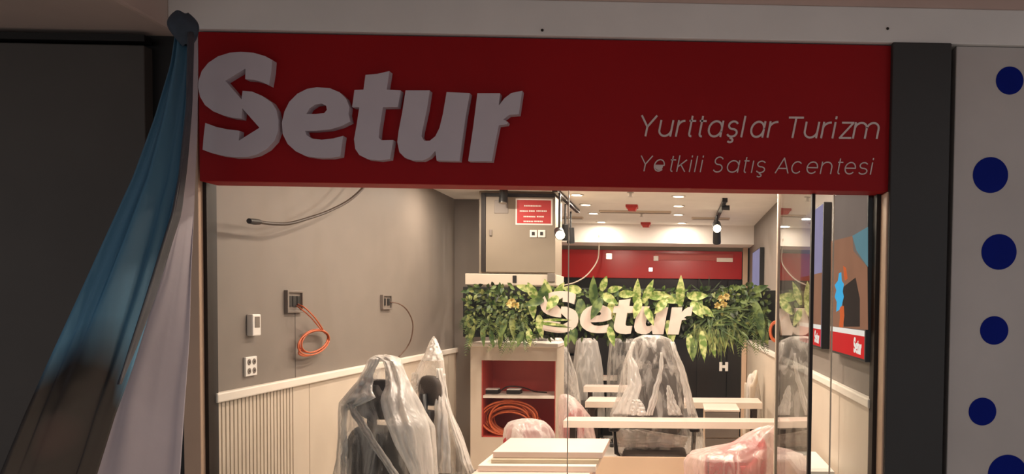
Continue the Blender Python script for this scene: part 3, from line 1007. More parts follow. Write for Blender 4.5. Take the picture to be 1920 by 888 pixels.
# large variegated leaves, each its own part: (px, py, dx, dz, length px, width px, depth)
BIG = [(1113, 572, 0, 1, 55, 17, .12), (1193, 574, 0.05, 1, 52, 16, .12), (1206, 568, 0.4, 1, 48, 14, .12), (1275, 574, 0.02, 1, 58, 17, .13),
       (1030, 560, -0.2, 1, 38, 18, .1), (1017, 575, 0.1, 1, 45, 22, .13), (1040, 560, 0.5, 0.9, 36, 16, .12), (1005, 560, -0.4, 0.9, 34, 18, .1),
       (938, 552, 0, 1, 24, 9, .1), (1000, 545, -0.8, .3, 32, 14, .1), (1020, 562, -0.9, -.2, 34, 16, .16), (1046, 555, -.5, -.6, 30, 18, .17),
       (1090, 545, -0.5, .1, 34, 18, .1), (1088, 560, .1, -1, 42, 20, .1), (1130, 552, .4, -.2, 34, 18, .12), (1128, 558, -.5, -1, 40, 18, .19),
       (1140, 545, .6, .2, 28, 13, .12), (1128, 545, .3, .9, 30, 14, .1), (1145, 565, .2, -1, 34, 17, .1), (1160, 552, .9, .1, 34, 16, .1),
       (1150, 575, -.3, -.9, 30, 16, .1), (1200, 560, -.3, -1, 34, 16, .19), (1215, 555, .9, .1, 40, 18, .1),
       (1240, 556, .8, -.2, 34, 16, .11), (1250, 560, -.6, -.7, 32, 17, .18), (1258, 552, .5, -.4, 30, 15, .1), (1290, 556, .8, .1, 36, 18, .1),
       (1296, 566, .5, -.6, 34, 18, .12), (1305, 550, .3, -.9, 32, 16, .1), (1312, 575, .8, -.5, 30, 16, .12), (1075, 612, .1, -1, 30, 16, .14),
       (1068, 625, -.3, -.9, 24, 12, .14), (1085, 570, .1, -1, 45, 16, .09), (1100, 575, -.3, -1, 40, 16, .09), (1142, 612, .3, -1, 34, 14, .16),
       (1150, 600, -.4, -1, 30, 14, .1), (1252, 600, .2, -1, 40, 15, .1), (1262, 604, -.05, -1, 38, 15, .12), (1210, 575, .5, -1, 34, 14, .19),
       (1292, 625, .15, -1, 46, 16, .12), (1302, 630, -.05, -1, 42, 14, .13), (1316, 620, .1, -1, 50, 15, .13), (1330, 622, .25, -1, 44, 13, .12),
       (1412, 560, .4, -1, 60, 16, .13), (1420, 590, .25, -1, 48, 15, .14), (1428, 612, .3, -.8, 32, 14, .14), (1408, 548, .6, .3, 34, 14, .11),
       (998, 560, .1, -1, 34, 16, .1), (992, 615, .1, -1, 30, 13, .12), (980, 620, -.3, -1, 28, 12, .12), (905, 548, -.6, .2, 26, 14, .09),
       (960, 590, .1, -1, 40, 12, .12), (950, 595, -.3, -1, 36, 12, .11), (1010, 590, .2, -1, 40, 16, .1), (890, 610, -.3, -1, 34, 10, .1),
       (905, 610, .1, -1, 36, 10, .12), (920, 618, .2, -1, 30, 10, .12), (940, 625, -.1, -1, 26, 10, .12), (1000, 605, .9, 0, 60, 6, .2),
       (1015, 600, 1, .08, 54, 5, .2), (1020, 608, 1, -.05, 50, 5, .2)]
for i, (px, py, dx_, dz_, L, W, dep) in enumerate(BIG):
    lb = MB()
    sc_ = PY / F_PX
    leaf(lb, pp(px, py, dep), (dx_, -0.22, dz_), FWD, L * sc_ * 1.05, W * sc_ * 1.05, 0.12, 7)
    mm = L_VAR if (i % 5) else L_MID
    if px < 985 or px > 1400:
        mm = L_MID if i % 3 else L_OLIVE
    if 1080 < px < 1105 and dz_ < 0:
        mm = L_MID
    lb.build('leaf', mm, pw, smooth=True)
# white letters on the plants


def inner_px(x_, y_):
    return 1013 + (x_ - 371) * 0.4705, 545 + (y_ - 97) * 0.398


for ch in 'Setur':
    loops = [[pp(*inner_px(px, py), 0.15) for px, py in L] for L in setur_px(ch)]
    MB().plate(loops, (0, 0.05, 0)).build('letter', M['inner_letter'], pw)
    c = sum((v for v in loops[0]), Vector()) / len(loops[0])
    MB().tube([c + Vector((0, 0.04, 0)), Vector((c.x, PY + 0.01, c.z))], 0.008, 6).build('letter_spacer', M['steel'], pw)


# ------------------------------------------------------------------ displays on the right wall
def screen_mat(name, rgb, e=0.8):
    """lit screen: its own light over a dark satin front"""
    m = mat(name, rgb, 0.6, var=0.06, scale=5, emit=e * 1.25, spec=0.0)
    b = m.node_tree.nodes['Principled BSDF']
    m.node_tree.links.remove(b.inputs['Base Color'].links[0])
    b.inputs['Base Color'].default_value = (0.012, 0.012, 0.012, 1)
    b.inputs['IOR'].default_value = 1.02
    return m


SC = dict(grey=screen_mat('screen_dusk_grey', (116, 100, 92), .75), rock=screen_mat('screen_rock_brown', (146, 100, 76), .75), sky=screen_mat('screen_teal_sky', (92, 128, 138), .75),
          blue=screen_mat('screen_bright_blue', (60, 170, 220), .8), org=screen_mat('screen_orange', (214, 96, 44), .7), red=screen_mat('screen_red_footer', (206, 34, 34), .8),
          white=screen_mat('screen_white', (235, 225, 215), .8), lilac=screen_mat('screen_lilac', (136, 128, 160), .8), dark=screen_mat('screen_shadow_brown', (72, 56, 48), .4))
TX = XR - 0.047


def display(ynear, yfar, z0, z1, label):
    t = thing('wall_display', label, 'display', (XR, (ynear + yfar) / 2, z0))
    MB().box(TX, XR - 0.001, ynear, yfar, z0, z1).build('housing', M['black'], t, bevel=0.003)
    return t


def facepoly(pts, off):
    return MB().plate([[onx(px, py, TX - off) for px, py in pts]], (0.0012, 0, 0))


YN = 3.345
d1 = display(YN, 4.12, 1.362, 2.2, 'nearest black wall display on the right, showing a rocky scene above a red footer')
yf = 4.10


def yz(ya, za, yb, zb, off, m, nm, par):
    return MB().box(TX - off, TX - off + 0.0012, ya, yb, za, zb).build(nm, m, par)


scr = yz(YN + 0.012, 1.375, yf, 2.19, 0.0012, SC['grey'], 'screen', d1)
facepoly([(1558, 452), (1598, 442), (1600, 470), (1626, 500), (1627, 618), (1558, 612)], 0.002).build('rock_image', SC['rock'], scr)
facepoly([(1598, 442), (1627, 425), (1627, 500), (1606, 470)], 0.0024).build('sky_image', SC['sky'], scr)
facepoly([(1578, 540), (1604, 520), (1612, 560), (1612, 612), (1582, 612)], 0.0026).build('shadow_image', SC['dark'], scr)
facepoly([(1573, 512), (1577, 510), (1578, 526), (1582, 532), (1580, 546), (1582, 556), (1578, 572), (1574, 580), (1568, 584), (1569, 566), (1565, 556), (1568, 544), (1565, 534), (1571, 526)], 0.003).build('blue_figure', SC['blue'], scr)
facepoly([(1574, 575), (1582, 573), (1583, 592), (1580, 614), (1573, 612), (1575, 595)], 0.003).build('orange_figure', SC['org'], scr)
facepoly([(1581, 498), (1586, 502), (1589, 522), (1584, 526), (1582, 515)], 0.003).build('orange_figure', SC['org'], scr)
yz(YN + 0.012, 1.475, yf, 1.50, 0.003, SC['white'], 'white_line', scr)
ft = yz(YN + 0.012, 1.375, yf, 1.475, 0.003, SC['red'], 'red_footer', scr)


def mini_logo(ya, yb, za, zb, par):
    """the shop word on the footer, reading along the wall"""
    g = MB()
    for ch in 'Setur':
        loops = []
        for L in setur_px(ch):
            loops.append([Vector((TX - 0.0045, yb + (ya - yb) * (px - 371) / 609, zb - (zb - za) * (py - 97) / 206)) for px, py in L])
        g.plate(loops, (0.001, 0, 0))
    return g.build('word_mark', SC['white'], par)


mini_logo(3.40, 3.55, 1.39, 1.465, ft)
d2 = display(4.37, 5.15, 1.362, 2.2, 'second black wall display on the right, its lilac screen seen edge-on beyond the nearest one')
s2 = yz(4.385, 1.375, 5.14, 2.19, 0.0012, SC['lilac'], 'screen', d2)
yz(4.385, 1.50, 5.14, 1.80, 0.002, SC['rock'], 'picture_band', s2)
yz(4.385, 1.475, 5.14, 1.50, 0.003, SC['white'], 'white_line', s2)
f2 = yz(4.385, 1.375, 5.14, 1.475, 0.003, SC['red'], 'red_footer', s2)
mini_logo(4.42, 4.57, 1.39, 1.465, f2)
d3 = display(7.75, 8.5, 1.36, 2.2, 'farthest wall display on the right wall, small and edge-on above the plants')
yz(7.765, 1.375, 8.49, 2.19, 0.0012, SC['lilac'], 'screen', d3)


# ------------------------------------------------------------------ ceiling fittings
def downlight(x, y, label, power):
    t = thing('downlight', label, 'ceiling light', (x, y, ZC), 'recessed round downlights in the shop ceiling')
    MB().lathe((x, y, ZC), [(0.062, 0.0), (0.062, -0.006), (0.045, -0.008), (0.045, -0.002)], 28).build('trim_ring', M['white_plastic'], t)
    MB().lathe((x, y, ZC), [(0.044, -0.001), (0.044, -0.004)], 28).build('lamp_disc', M['lamp'], t)
    a = area_light('lamp_light', (0, 0, -0.015), 0.085, power, WARM, parent=t)
    return t


PW = 12.0
rows_y = [4.0, 4.65, 5.3, 5.92, 6.55, 7.18, 7.85]
order = ['nearest to the shop glass', 'second from the shop glass', 'third from the shop glass', 'fourth from the shop glass', 'fifth from the shop glass', 'sixth from the shop glass', 'seventh from the shop glass']
for i, yy in enumerate(rows_y):
    for xx, side in ((-0.86, 'left'), (0.0, 'right')):
        if yy < 6.5:
            if side == 'left':
                xx = -1.12 if yy < 5.5 else -1.6  # lamps out of sight, moved sideways to light the left wall and recess
        downlight(xx, yy, 'recessed round downlight, %s in the %s-hand row (left row unseen, moved to light the wall and recess)' % (order[i], side), PW)
for xx, side in ((-0.86, 'left'), (0.04, 'right')):
    downlight(xx, 8.65, 'recessed round downlight by the rear soffit, end of the %s-hand row' % side, PW * 0.3)


downlight(0.50, 3.95, 'unseen added round downlight, brightening the corner close to the open glass door by the right wall', PW)  # extra lamp hidden by the sign, put in to brighten the front right corner


def diffuser(xa, xb, y, label):
    t = thing('air_diffuser', label, 'vent', ((xa + xb) / 2, y, ZC))
    MB().box(xa, xb, y - 0.045, y + 0.045, ZC - 0.018, ZC).build('frame', M['grille'], t, bevel=0.003)
    for s in (-0.022, 0.0, 0.022):
        MB().box(xa + 0.01, xb - 0.01, y + s - 0.006, y + s + 0.006, ZC - 0.02, ZC - 0.016).build('slot', M['cab'], t)


diffuser(-0.78, -0.07, 7.64, 'long linear air diffuser in the middle of the ceiling below the red sounder')
diffuser(0.14, 0.54, 8.12, 'short linear air diffuser on the ceiling crossing the right spotlight track')
diffuser(-1.50, -1.01, 8.23, 'linear air diffuser on the ceiling beside the tall cabinet')


def sounder(px, py, Y, s, label):
    x = at(px, py, Y).x
    t = thing('fire_sounder', label, 'alarm', (x, Y, ZC))
    MB().box(x - 0.09 * s, x + 0.09 * s, Y - 0.07, Y + 0.07, ZC - 0.025, ZC).build('base', M['red_device'], t, bevel=0.004)
    v = []
    for z, k_ in ((ZC - 0.025, 1.0), (ZC - 0.085 * s, 0.72)):
        v += [(x - 0.075 * s * k_, Y - 0.06 * k_, z), (x + 0.075 * s * k_, Y - 0.06 * k_, z), (x + 0.075 * s * k_, Y + 0.06 * k_, z), (x - 0.075 * s * k_, Y + 0.06 * k_, z)]
    MB().add(v, [(0, 1, 2, 3), (4, 7, 6, 5), (0, 4, 5, 1), (1, 5, 6, 2), (2, 6, 7, 3), (3, 7, 4, 0)]).build('body', M['red_device'], t, bevel=0.003)


sounder(1185, 387, 7.2, 0.62, 'larger, nearer red fire sounder on the shop ceiling')
sounder(1211, 426, 8.7, 0.62, 'smaller, farther red fire sounder at the rear soffit')
for px, py, lab in ((1182, 367, 'small ceiling sprinkler in front of the nearer red sounder'), (1203, 405, 'small ceiling sprinkler between the two red sounders')):
    p = onz(px, py, ZC - 0.03)
    t = thing('sprinkler', lab, 'sprinkler', (p.x, p.y, ZC))
    MB().lathe((p.x, p.y, ZC), [(0.028, 0.0), (0.028, -0.005), (0.01, -0.008), (0.01, -0.035)], 16).build('body', M['steel'], t)
    MB().lathe((p.x, p.y, ZC), [(0.02, -0.035), (0.02, -0.038)], 16).build('deflector', M['steel'], t)


def spot(p, aim, r, L, label, lit=False, power=0.0, top=None):
    """track spotlight: adapter on the track, bracket, barrel and lens"""
    p = Vector(p)
    aim = Vector(aim).normalized()
    t = thing('track_spotlight', label, 'spotlight', p)
    top = top if top else ZC - 0.03
    MB().tube([Vector((p.x, p.y, top)), p - aim * (L * 0.2)], 0.009, 8).build('bracket', M['black'], t)
    MB().tube([p - aim * L * 0.5, p + aim * L * 0.42, p + aim * L * 0.5], [r * 0.92, r, r], 20).build('barrel', M['black'], t, smooth=False)
    MB().tube([p + aim * L * 0.495, p + aim * L * 0.52], r * 0.86, 20).build('lens', M['lamp'] if lit else M['steel'], t)
    if lit:
        dl = bpy.data.lights.new('spot_light', 'SPOT')
        dl.energy = power
        dl.color = WARM
        dl.spot_size = math.radians(70)
        dl.spot_blend = 0.6
        dl.shadow_soft_size = r * 0.8
        o = bpy.data.objects.new('spot_light', dl)
        COL.objects.link(o)
        o.rotation_euler = aim.to_track_quat('-Z', 'Y').to_euler()
        o.location = aim * (L * 0.56)
        o.parent = t
    return t


def track(x, ya, yb, label):
    t = thing('spotlight_track', label, 'track', (x, (ya + yb) / 2, ZC))
    MB().box(x - 0.018, x + 0.018, ya, yb, ZC - 0.032, ZC).build('rail', M['black'], t, bevel=0.003)
    MB().box(x - 0.022, x + 0.022, ya - 0.02, ya, ZC - 0.034, ZC).build('end_cap', M['black'], t)


track(0.40, 6.65, 8.3, 'black spotlight track on the right side of the ceiling')
track(-0.985, 6.2, 7.6, 'black spotlight track on the ceiling along the right side of the tall cabinet')
spot(at(1344, 424, 7.6), (0.0, -0.9, -0.42), 0.045, 0.13, 'lit spotlight on the right ceiling track', True, 20)
spot(at(1344, 443, 7.9), (0.05, 0.6, -0.8), 0.042, 0.15, 'dark unlit spotlight hanging lowest on the right ceiling track')
p = at(1361, 366, 6.85)
spot((p.x, p.y, 2.475), (0.9, -0.1, 0.0), 0.022, 0.07, 'dark spotlight turned sideways at the near end of the right track')
spot(at(1049, 437, 6.25), (0.25, -0.9, -0.35), 0.042, 0.11, 'lit spotlight glaring beside the tall cabinet', True, 20)
spot(at(1060, 435, 6.95), (0.0, 0.2, -1), 0.036, 0.14, 'unlit dark spotlight, middle of three beside the tall cabinet')
spot(at(1070, 441, 7.5), (0.0, 0.15, -1), 0.038, 0.15, 'unlit dark spotlight, rightmost of three beside the tall cabinet')
p = at(944, 364, 6.3)
spot((p.x, 6.3, 2.47), (0.0, -0.2, -1), 0.035, 0.11, 'dark spotlight on the ceiling in front of the tall cabinet')

# ------------------------------------------------------------------ fittings on the left wall


def wall_box(px0, py0, px1, py1, th):
    """extent on the left wall of a fitting seen between these picture points"""
    a, b = onx(px0, py0, XL), onx(px1, py1, XL)
    return min(a.y, b.y), max(a.y, b.y), min(a.z, b.z), max(a.z, b.z)


t = thing('thermostat', 'white wall thermostat with small grey display on the left wall', 'thermostat', onx(472, 610, XL))
c = onx(470, 609, XL)
MB().box(XL, XL + 0.03, c.y - 0.036, c.y + 0.036, c.z - 0.05, c.z + 0.052).build('housing', M['white_plastic'], t, bevel=0.006)
MB().box(XL + 0.029, XL + 0.032, c.y - 0.02, c.y + 0.022, c.z - 0.012, c.z + 0.04).build('display', M['plate_grey'], t, bevel=0.002)
c = onx(467, 686, XL)
t = thing('wall_socket', 'square white socket plate with dark holes below the thermostat', 'socket', c)
MB().box(XL, XL + 0.012, c.y - 0.048, c.y + 0.048, c.z - 0.045, c.z + 0.045).build('plate', M['white_plastic'], t, bevel=0.003)
for sy in (-1, 1):
    for s in (-1, 1):
        MB().lathe((XL + 0.011, c.y + sy * 0.021, c.z + s * 0.021), [(0.014, 0), (0.014, 0.003), (0.010, 0.0035)], 14, 'x').build('socket_hole', M['plate_grey'], t)
        MB().box(XL + 0.013, XL + 0.0155, c.y + sy * 0.021 - 0.004, c.y + sy * 0.021 + 0.004, c.z + s * 0.021 - 0.004, c.z + s * 0.021 + 0.004).build('pin_hole', M['dark_slot'], t)


def outlet(px, py, hy, hz, label, nslots):
    c = onx(px, py, XL)
    t = thing('wall_outlet', label, 'outlet', c)
    fr_ = MB()
    fr_.plate([[(XL, c.y - hy, c.z - hz), (XL, c.y + hy, c.z - hz), (XL, c.y + hy, c.z + hz), (XL, c.y - hy, c.z + hz)],
               [(XL, c.y - hy * .82, c.z - hz * .8), (XL, c.y - hy * .82, c.z + hz * .8), (XL, c.y + hy * .82, c.z + hz * .8), (XL, c.y + hy * .82, c.z - hz * .8)]], (0.02, 0, 0))
    fr_.build('frame', M['plate_grey'], t, bevel=0.002)
    MB().box(XL, XL + 0.008, c.y - hy * .82, c.y + hy * .82, c.z - hz * .8, c.z + hz * .8).build('back_plate', M['plate_grey'], t)
    for i in range(nslots):
        yy = c.y - hy * .8 + (i + 0.5) * 2 * hy * .8 / nslots
        MB().box(XL + 0.007, XL + 0.013, yy - hy * .2, yy + hy * .2, c.z - hz * .45, c.z + hz * .5).build('module', M['dark_slot'], t, bevel=0.001)
    return c


c1 = outlet(548, 565, 0.085, 0.058, 'larger grey wall outlet with orange cables hanging out', 3)
c2 = outlet(722, 566, 0.085, 0.05, 'smaller, farther grey wall outlet with one brown cable', 2)


def wp(px, py, off):
    return onx(px, py, XL + off)


g = MB()
g.tube(smooth_path([wp(558, 570, .01), wp(572, 577, .07), wp(590, 595, .07), wp(602, 612, .05), wp(607, 622, .04)], 8), 0.004, 6)
g.tube(smooth_path([wp(556, 573, .01), wp(566, 580, .06), wp(583, 595, .06), wp(600, 615, .05), wp(610, 625, .04)], 8), 0.0035, 6)
for kx, ky, ox, oy in ((26, 20, 0, 0), (29, 23, 0, 2), (24, 21, 2, -1), (27, 24, -1, 1)):
    pts = []
    for i in range(41):
        a = 2 * PI * i / 40
        pts.append(wp(588 + ox + kx * math.cos(a) + 5 * math.sin(a), 640 + oy - ky * math.sin(a) - 0.12 * kx * math.cos(a), 0.03 + 0.008 * (ox + oy)))
    g.tube(pts, 0.0042, 6)
g.tube(smooth_path([wp(566, 650, .03), wp(560, 662, .03), wp(572, 667, .03), wp(590, 664, .03)], 8), 0.0045, 6)
tag(g.build('cable_coil', M['orange'], smooth=True), 'small orange cable coil dangling from the larger outlet on the left wall', 'cable')
g = MB().tube(smooth_path([wp(731, 566, .012), wp(748, 569, .06), wp(764, 582, .09), wp(774, 606, .1), wp(771, 634, .09), wp(762, 652, .06), wp(748, 668, .04)], 10), 0.0045, 6)
tag(g.build('cable', M['brown_cable'], smooth=True), 'single brown cable arching down from the smaller wall outlet', 'cable')
pb = thing('power_cable', 'thick dark cable sagging across the top of the left wall with a plug end', 'cable', wp(480, 415, .1))
pth = smooth_path([wp(700, 320, .14), wp(684, 348, .14), wp(655, 375, .13), wp(615, 396, .12), wp(575, 410, .12), wp(540, 419, .11), wp(510, 419, .1), wp(486, 416, .1)], 10)
MB().tube(pth, 0.008, 8).build('sheath', M['black_cable'], pb, smooth=True)
MB().tube([pth[-1], wp(478, 415.5, .1), wp(467, 414, .1)], [0.012, 0.014, 0.012], 10).build('plug', M['gasket'], pb)
MB().tube([wp(700, 320, .14), wp(705, 312, .1), wp(708, 300, .0)], 0.008, 8).build('fixing', M['black_cable'], pb)
g = MB().tube(smooth_path([at(1123, 440, 8.845), at(1123, 466, 8.9), at(1121, 485, 8.95), at(1112, 502, 8.9), at(1096, 519, 8.8), at(1075, 530, 8.6), at(1052, 535, 8.4)], 10), 0.008, 6)
tag(g.build('cable', M['white_cable'], smooth=True), 'thin pale cable curving down across the rear red band', 'cable')

# things inside the red niche
g = MB()
q0 = at(957, 793, 6.52)
for i in range(17):
    rr = random.Random(i)
    ra, rb_ = 0.205 + rr.uniform(-0.06, 0.035), 0.128 + rr.uniform(-0.04, 0.018)
    pts = [Vector((q0.x + ra * math.cos(2 * PI * j / 56) + rr.uniform(-.001, .001), 6.45 + 0.011 * i + 0.025 * math.sin(2 * PI * j / 56 + i),
                   n1.z + 0.012 + rb_ + rb_ * math.sin(2 * PI * j / 56))) for j in range(57)]
    g.tube(pts, 0.0075, 6)
tag(g.build('cable_coil', M['orange'], smooth=True), 'big bundle of orange cable coiled in the lower red niche', 'cable')
for px, wpx, lab, mm in ((921, 13, 'small black adapter at the left of the red shelf', 'gasket'), (962, 13, 'small black adapter in the middle of the red shelf', 'gasket')):
    a, b = at(px - wpx, 730, 6.5), at(px + wpx, 742, 6.5)
    t = thing('adapter', lab, 'adapter', ((a.x + b.x) / 2, 6.55, sz + 0.012))
    MB().box(a.x, b.x, 6.5, 6.6, sz + 0.012, sz + 0.045).build('body', M[mm], t, bevel=0.006)
    MB().box(a.x + 0.004, b.x - 0.004, 6.505, 6.595, sz + 0.045, sz + 0.056).build('lid', M['white_plastic'], t, bevel=0.003)
g = MB().tube(smooth_path([(at(935, 735, 6.6).x, 6.62, sz + 0.02), (at(950, 735, 6.6).x, 6.66, sz + 0.06), (at(975, 735, 6.6).x, 6.7, sz + 0.05), (at(1000, 735, 6.6).x, 6.66, sz + 0.02), (at(1025, 735, 6.6).x, 6.6, sz + 0.018)], 10), 0.006, 6)
tag(g.build('cord', M['black_cable'], smooth=True), 'loose dark cord lying on the red shelf', 'cord')


# ------------------------------------------------------------------ desks
def desk(xa, xb, ya, yb, ztop, label, th=0.035, panel=None, legs=True, group=None):
    t = thing('desk', label, 'desk', ((xa + xb) / 2, (ya + yb) / 2, 0), group)
    MB().box(xa, xb, ya + 0.003, yb, ztop - th, ztop).build('tabletop', M['desk'], t, bevel=0.003)
    MB().box(xa, xb, ya, ya + 0.0028, ztop - th, ztop - 0.001).build('edge_band', M['desk_edge'], t)
    if panel:
        pa, pb_, z0, z1, py = panel
        MB().box(pa, pb_, py, py + 0.018, z0, z1).build('modesty_panel', M['desk_panel'], t, bevel=0.002)
    if legs:
        for xx in (xa + 0.06, xb - 0.06):
            lg = MB()
            d = min(0.05, (yb - ya) * 0.2)
            lg.box(xx - 0.02, xx + 0.02, ya + d, ya + d + 0.04, 0.0, ztop - th)
            lg.box(xx - 0.02, xx + 0.02, yb - d - 0.04, yb - d, 0.0, ztop - th)
            lg.box(xx - 0.02, xx + 0.02, ya + d + 0.04, yb - d - 0.04, ztop - th - 0.04, ztop - th)
            lg.build('leg', M['desk_leg'], t, bevel=0.002)
    return t


a, b = onz(1056, 788, 0.775), onz(1460, 789, 0.775)
counter_y = a.y
p0, p1 = at(1130, 856, a.y), at(1420, 856, a.y)
desk(a.x, XR - 0.04, a.y, a.y + 0.2, 0.775, 'long pale counter crossing in front of the wrapped centre chair', 0.05, (p0.x - 0.05, p1.x, 0.03, p0.z, a.y + 0.004))
# rows farther back
def row(pl, pr, py, ztop, dep, lab, th=0.04):
    A, B = onz(pl, py, ztop), onz(pr, py, ztop)
    desk(A.x, B.x, A.y, A.y + dep, ztop, lab, th)


row(1097, 1427, 752, 0.74, 0.36, 'pale desk directly behind the wrapped centre chair', 0.055)
row(1094, 1262, 724, 0.74, 0.2, 'pale desk in the third row, left of the centre chair', 0.06)
row(1112, 1240, 705, 0.75, 0.2, 'farthest pale desk, just under the plants', 0.05)
# flat stack of table boards lower left
A, B = onz(924, 846, 0.75), onz(1131, 846, 0.75)
S0 = A.y
desk(A.x - 0.08, B.x - 0.06, S0 - 0.16, S0 + 0.3, 0.655, 'low desk at the bottom carrying the loose table boards', 0.03)
ua = MB().box(A.x - 0.06, B.x - 0.03, S0 - 0.10, S0 + 0.42, 0.656, 0.690)
tag(ua.build('table_board', M['desk_edge'], bevel=0.003), 'loose pale board, middle of the stack on the low desk', 'board')
ub = MB().box(A.x - 0.0, B.x - 0.02, S0 - 0.04, S0 + 0.42, 0.691, 0.713)
tag(ub.build('table_board', mat('olive_grey_board', (196, 184, 160), 0.4, var=0.05), bevel=0.002), 'greyer board wedged under the top board of the stack', 'board')
uc = MB().box(A.x, B.x, S0, S0 + 0.46, 0.714, 0.75)
tag(uc.build('table_board', M['desk'], bevel=0.003), 'topmost pale pinkish board of the stack on the low desk', 'board')


# ------------------------------------------------------------------ plastic-wrapped chairs
def bag(name, m, levels, Y, parent, ratio=0.75, folds=0.05, seed=0, nz=44, na=96, skew=0.0):
    """loose polythene bag lofted through silhouette rows (y_px, left_px, right_px)"""
    y0_, y1_ = levels[0][0], levels[-1][0]
    rows = []
    rr = random.Random(seed)
    ph = [rr.uniform(0, 6.28) for _ in range(6)]
    top = None
    for i in range(nz + 1):
        t = i / nz
        yy = y0_ + (y1_ - y0_) * (t ** 1.25)
        l_, r_ = interp(levels, yy)
        a, b = at(l_, yy, Y), at(r_, yy, Y)
        c = (a + b) / 2
        hw = (b.x - a.x) / 2
        row = []
        for j in range(na):
            th = 2 * PI * j / na
            f = (0.5 * math.sin(5 * th + ph[0] + 1.3 * t) + 0.4 * math.sin(9 * th + ph[1] - 2 * t) + 0.35 * math.sin(14 * th + ph[2] + 3 * t) + 0.3 * math.sin(23 * th + ph[3]))
            f += 1.6 * noise.noise((math.cos(th) * 2.2 + seed, math.sin(th) * 2.2, t * 3.5))
            f += 0.7 * noise.noise((math.cos(th) * 6 + seed, math.sin(th) * 6, t * 9))
            k_ = 1 + folds * f * (0.35 + 0.8 * t) - folds * 0.8
            cx_, sy_ = math.cos(th), math.sin(th)
            row.append(Vector((c.x + hw * k_ * cx_, c.y + skew * t + hw * ratio * k_ * sy_, a.z + 0.01 * noise.noise((th * 2, t * 7, seed)))))
        rows.append(row)
    mb = MB()
    c0 = sum(rows[0], Vector()) / na
    rows = [[c0 + (p - c0) * 0.05 + Vector((0, 0, 0.006)) for p in rows[0]], [c0 + (p - c0) * 0.6 + Vector((0, 0, 0.004)) for p in rows[0]]] + rows
    mb.grid(rows, True)
    return mb.build(name, m, parent, smooth=True)


def rot(pt, c, a):
    x, y = pt[0], pt[1]
    return Vector((c[0] + x * math.cos(a) - y * math.sin(a), c[1] + x * math.sin(a) + y * math.cos(a), pt[2]))


def cushion(c, a, cx, cy, cz, hx, hy, hz, tilt=0.0, pw_=4.0, nu=24, nv=14):
    """rounded pad: superellipsoid, tilted about x, placed in the chair frame"""
    rows = []
    sg = lambda v, e_: math.copysign(abs(v) ** e_, v)
    for i in range(nv + 1):
        ph = -PI / 2 + PI * i / nv
        row = []
        for j in range(nu):
            th = 2 * PI * j / nu
            x = hx * sg(math.cos(ph), 2 / pw_) * sg(math.cos(th), 2 / pw_)
            y = hy * sg(math.cos(ph), 2 / pw_) * sg(math.sin(th), 2 / pw_)
            z = hz * sg(math.sin(ph), 2 / pw_)
            y2, z2 = y * math.cos(tilt) - z * math.sin(tilt), y * math.sin(tilt) + z * math.cos(tilt)
            row.append(rot((cx + x, cy + y2, cz + z2), c, a))
        rows.append(row)
    return MB().grid(rows, True)


def office_chair(c, a, label, levels, Y, film, ratio=0.75, folds=0.05, seed=0, top=1.32, w=1.0, arms=True):
    """chair frame faces local -y; a turns it"""
    t = thing('wrapped_office_chair', label, 'chair', (c[0], c[1], 0))
    k_ = top / 1.32
    cushion(c, a, 0, -0.02, 0.48, 0.24 * w, 0.23, 0.05).build('seat', M['chair_dark'], t, smooth=True)
    cushion(c, a, 0, 0.235, 0.82 * k_, 0.22 * w, 0.035, 0.27 * k_, -0.12).build('backrest', M['chair_dark'], t, smooth=True)
    cushion(c, a, 0, 0.262, 1.215 * k_, 0.145 * w, 0.035, 0.10 * k_, -0.05, 3.0).build('headrest', M['chair_dark'], t, smooth=True)
    MB().tube([rot((0, 0.1, 0.43), c, a), rot((0, 0.27, 0.46), c, a), rot((0, 0.30, 0.7), c, a), rot((0, 0.315, 1.2 * k_), c, a)], 0.022, 8).build('spine', M['chair_plastic'], t, smooth=True)
    if arms:
        for s in (-1, 1):
            ar = MB().tube([rot((s * 0.2 * w, 0.02, 0.45), c, a), rot((s * 0.29 * w, 0.04, 0.48), c, a), rot((s * 0.30 * w, 0.05, 0.66), c, a)], 0.018, 8)
            o = ar.build('armrest', M['chair_plastic'], t, smooth=True)
            cushion(c, a, s * 0.30 * w, 0.0, 0.68, 0.04, 0.13, 0.016).build('arm_pad', M['chair_plastic'], o, smooth=True)
    MB().tube([(c[0], c[1], 0.1), (c[0], c[1], 0.43)], 0.025, 12).build('gas_column', M['chair_plastic'], t)
    for i in range(5):
        an = a + 2 * PI * i / 5
        e_ = Vector((c[0] + 0.25 * math.cos(an), c[1] + 0.25 * math.sin(an), 0.075))
        MB().tube([(c[0], c[1], 0.11), e_], [0.028, 0.016], 8).build('base_arm', M['chair_plastic'], t)
        MB().lathe((e_.x, e_.y, 0.028), [(0.028, -0.02), (0.028, 0.02)], 14, 'x').build('caster', M['chair_plastic'], t)
    bag('plastic_cover', film, levels, Y, t, ratio, folds, seed)
    return t


# centre chair facing the street
def seat_for(px, py, z, a):
    """chair position that puts the headrest at this picture point"""
    p = onz(px, py, z)
    o = rot((0, 0.262, 0), (0, 0), a)
    return (p.x - o.x, p.y - o.y, 0)


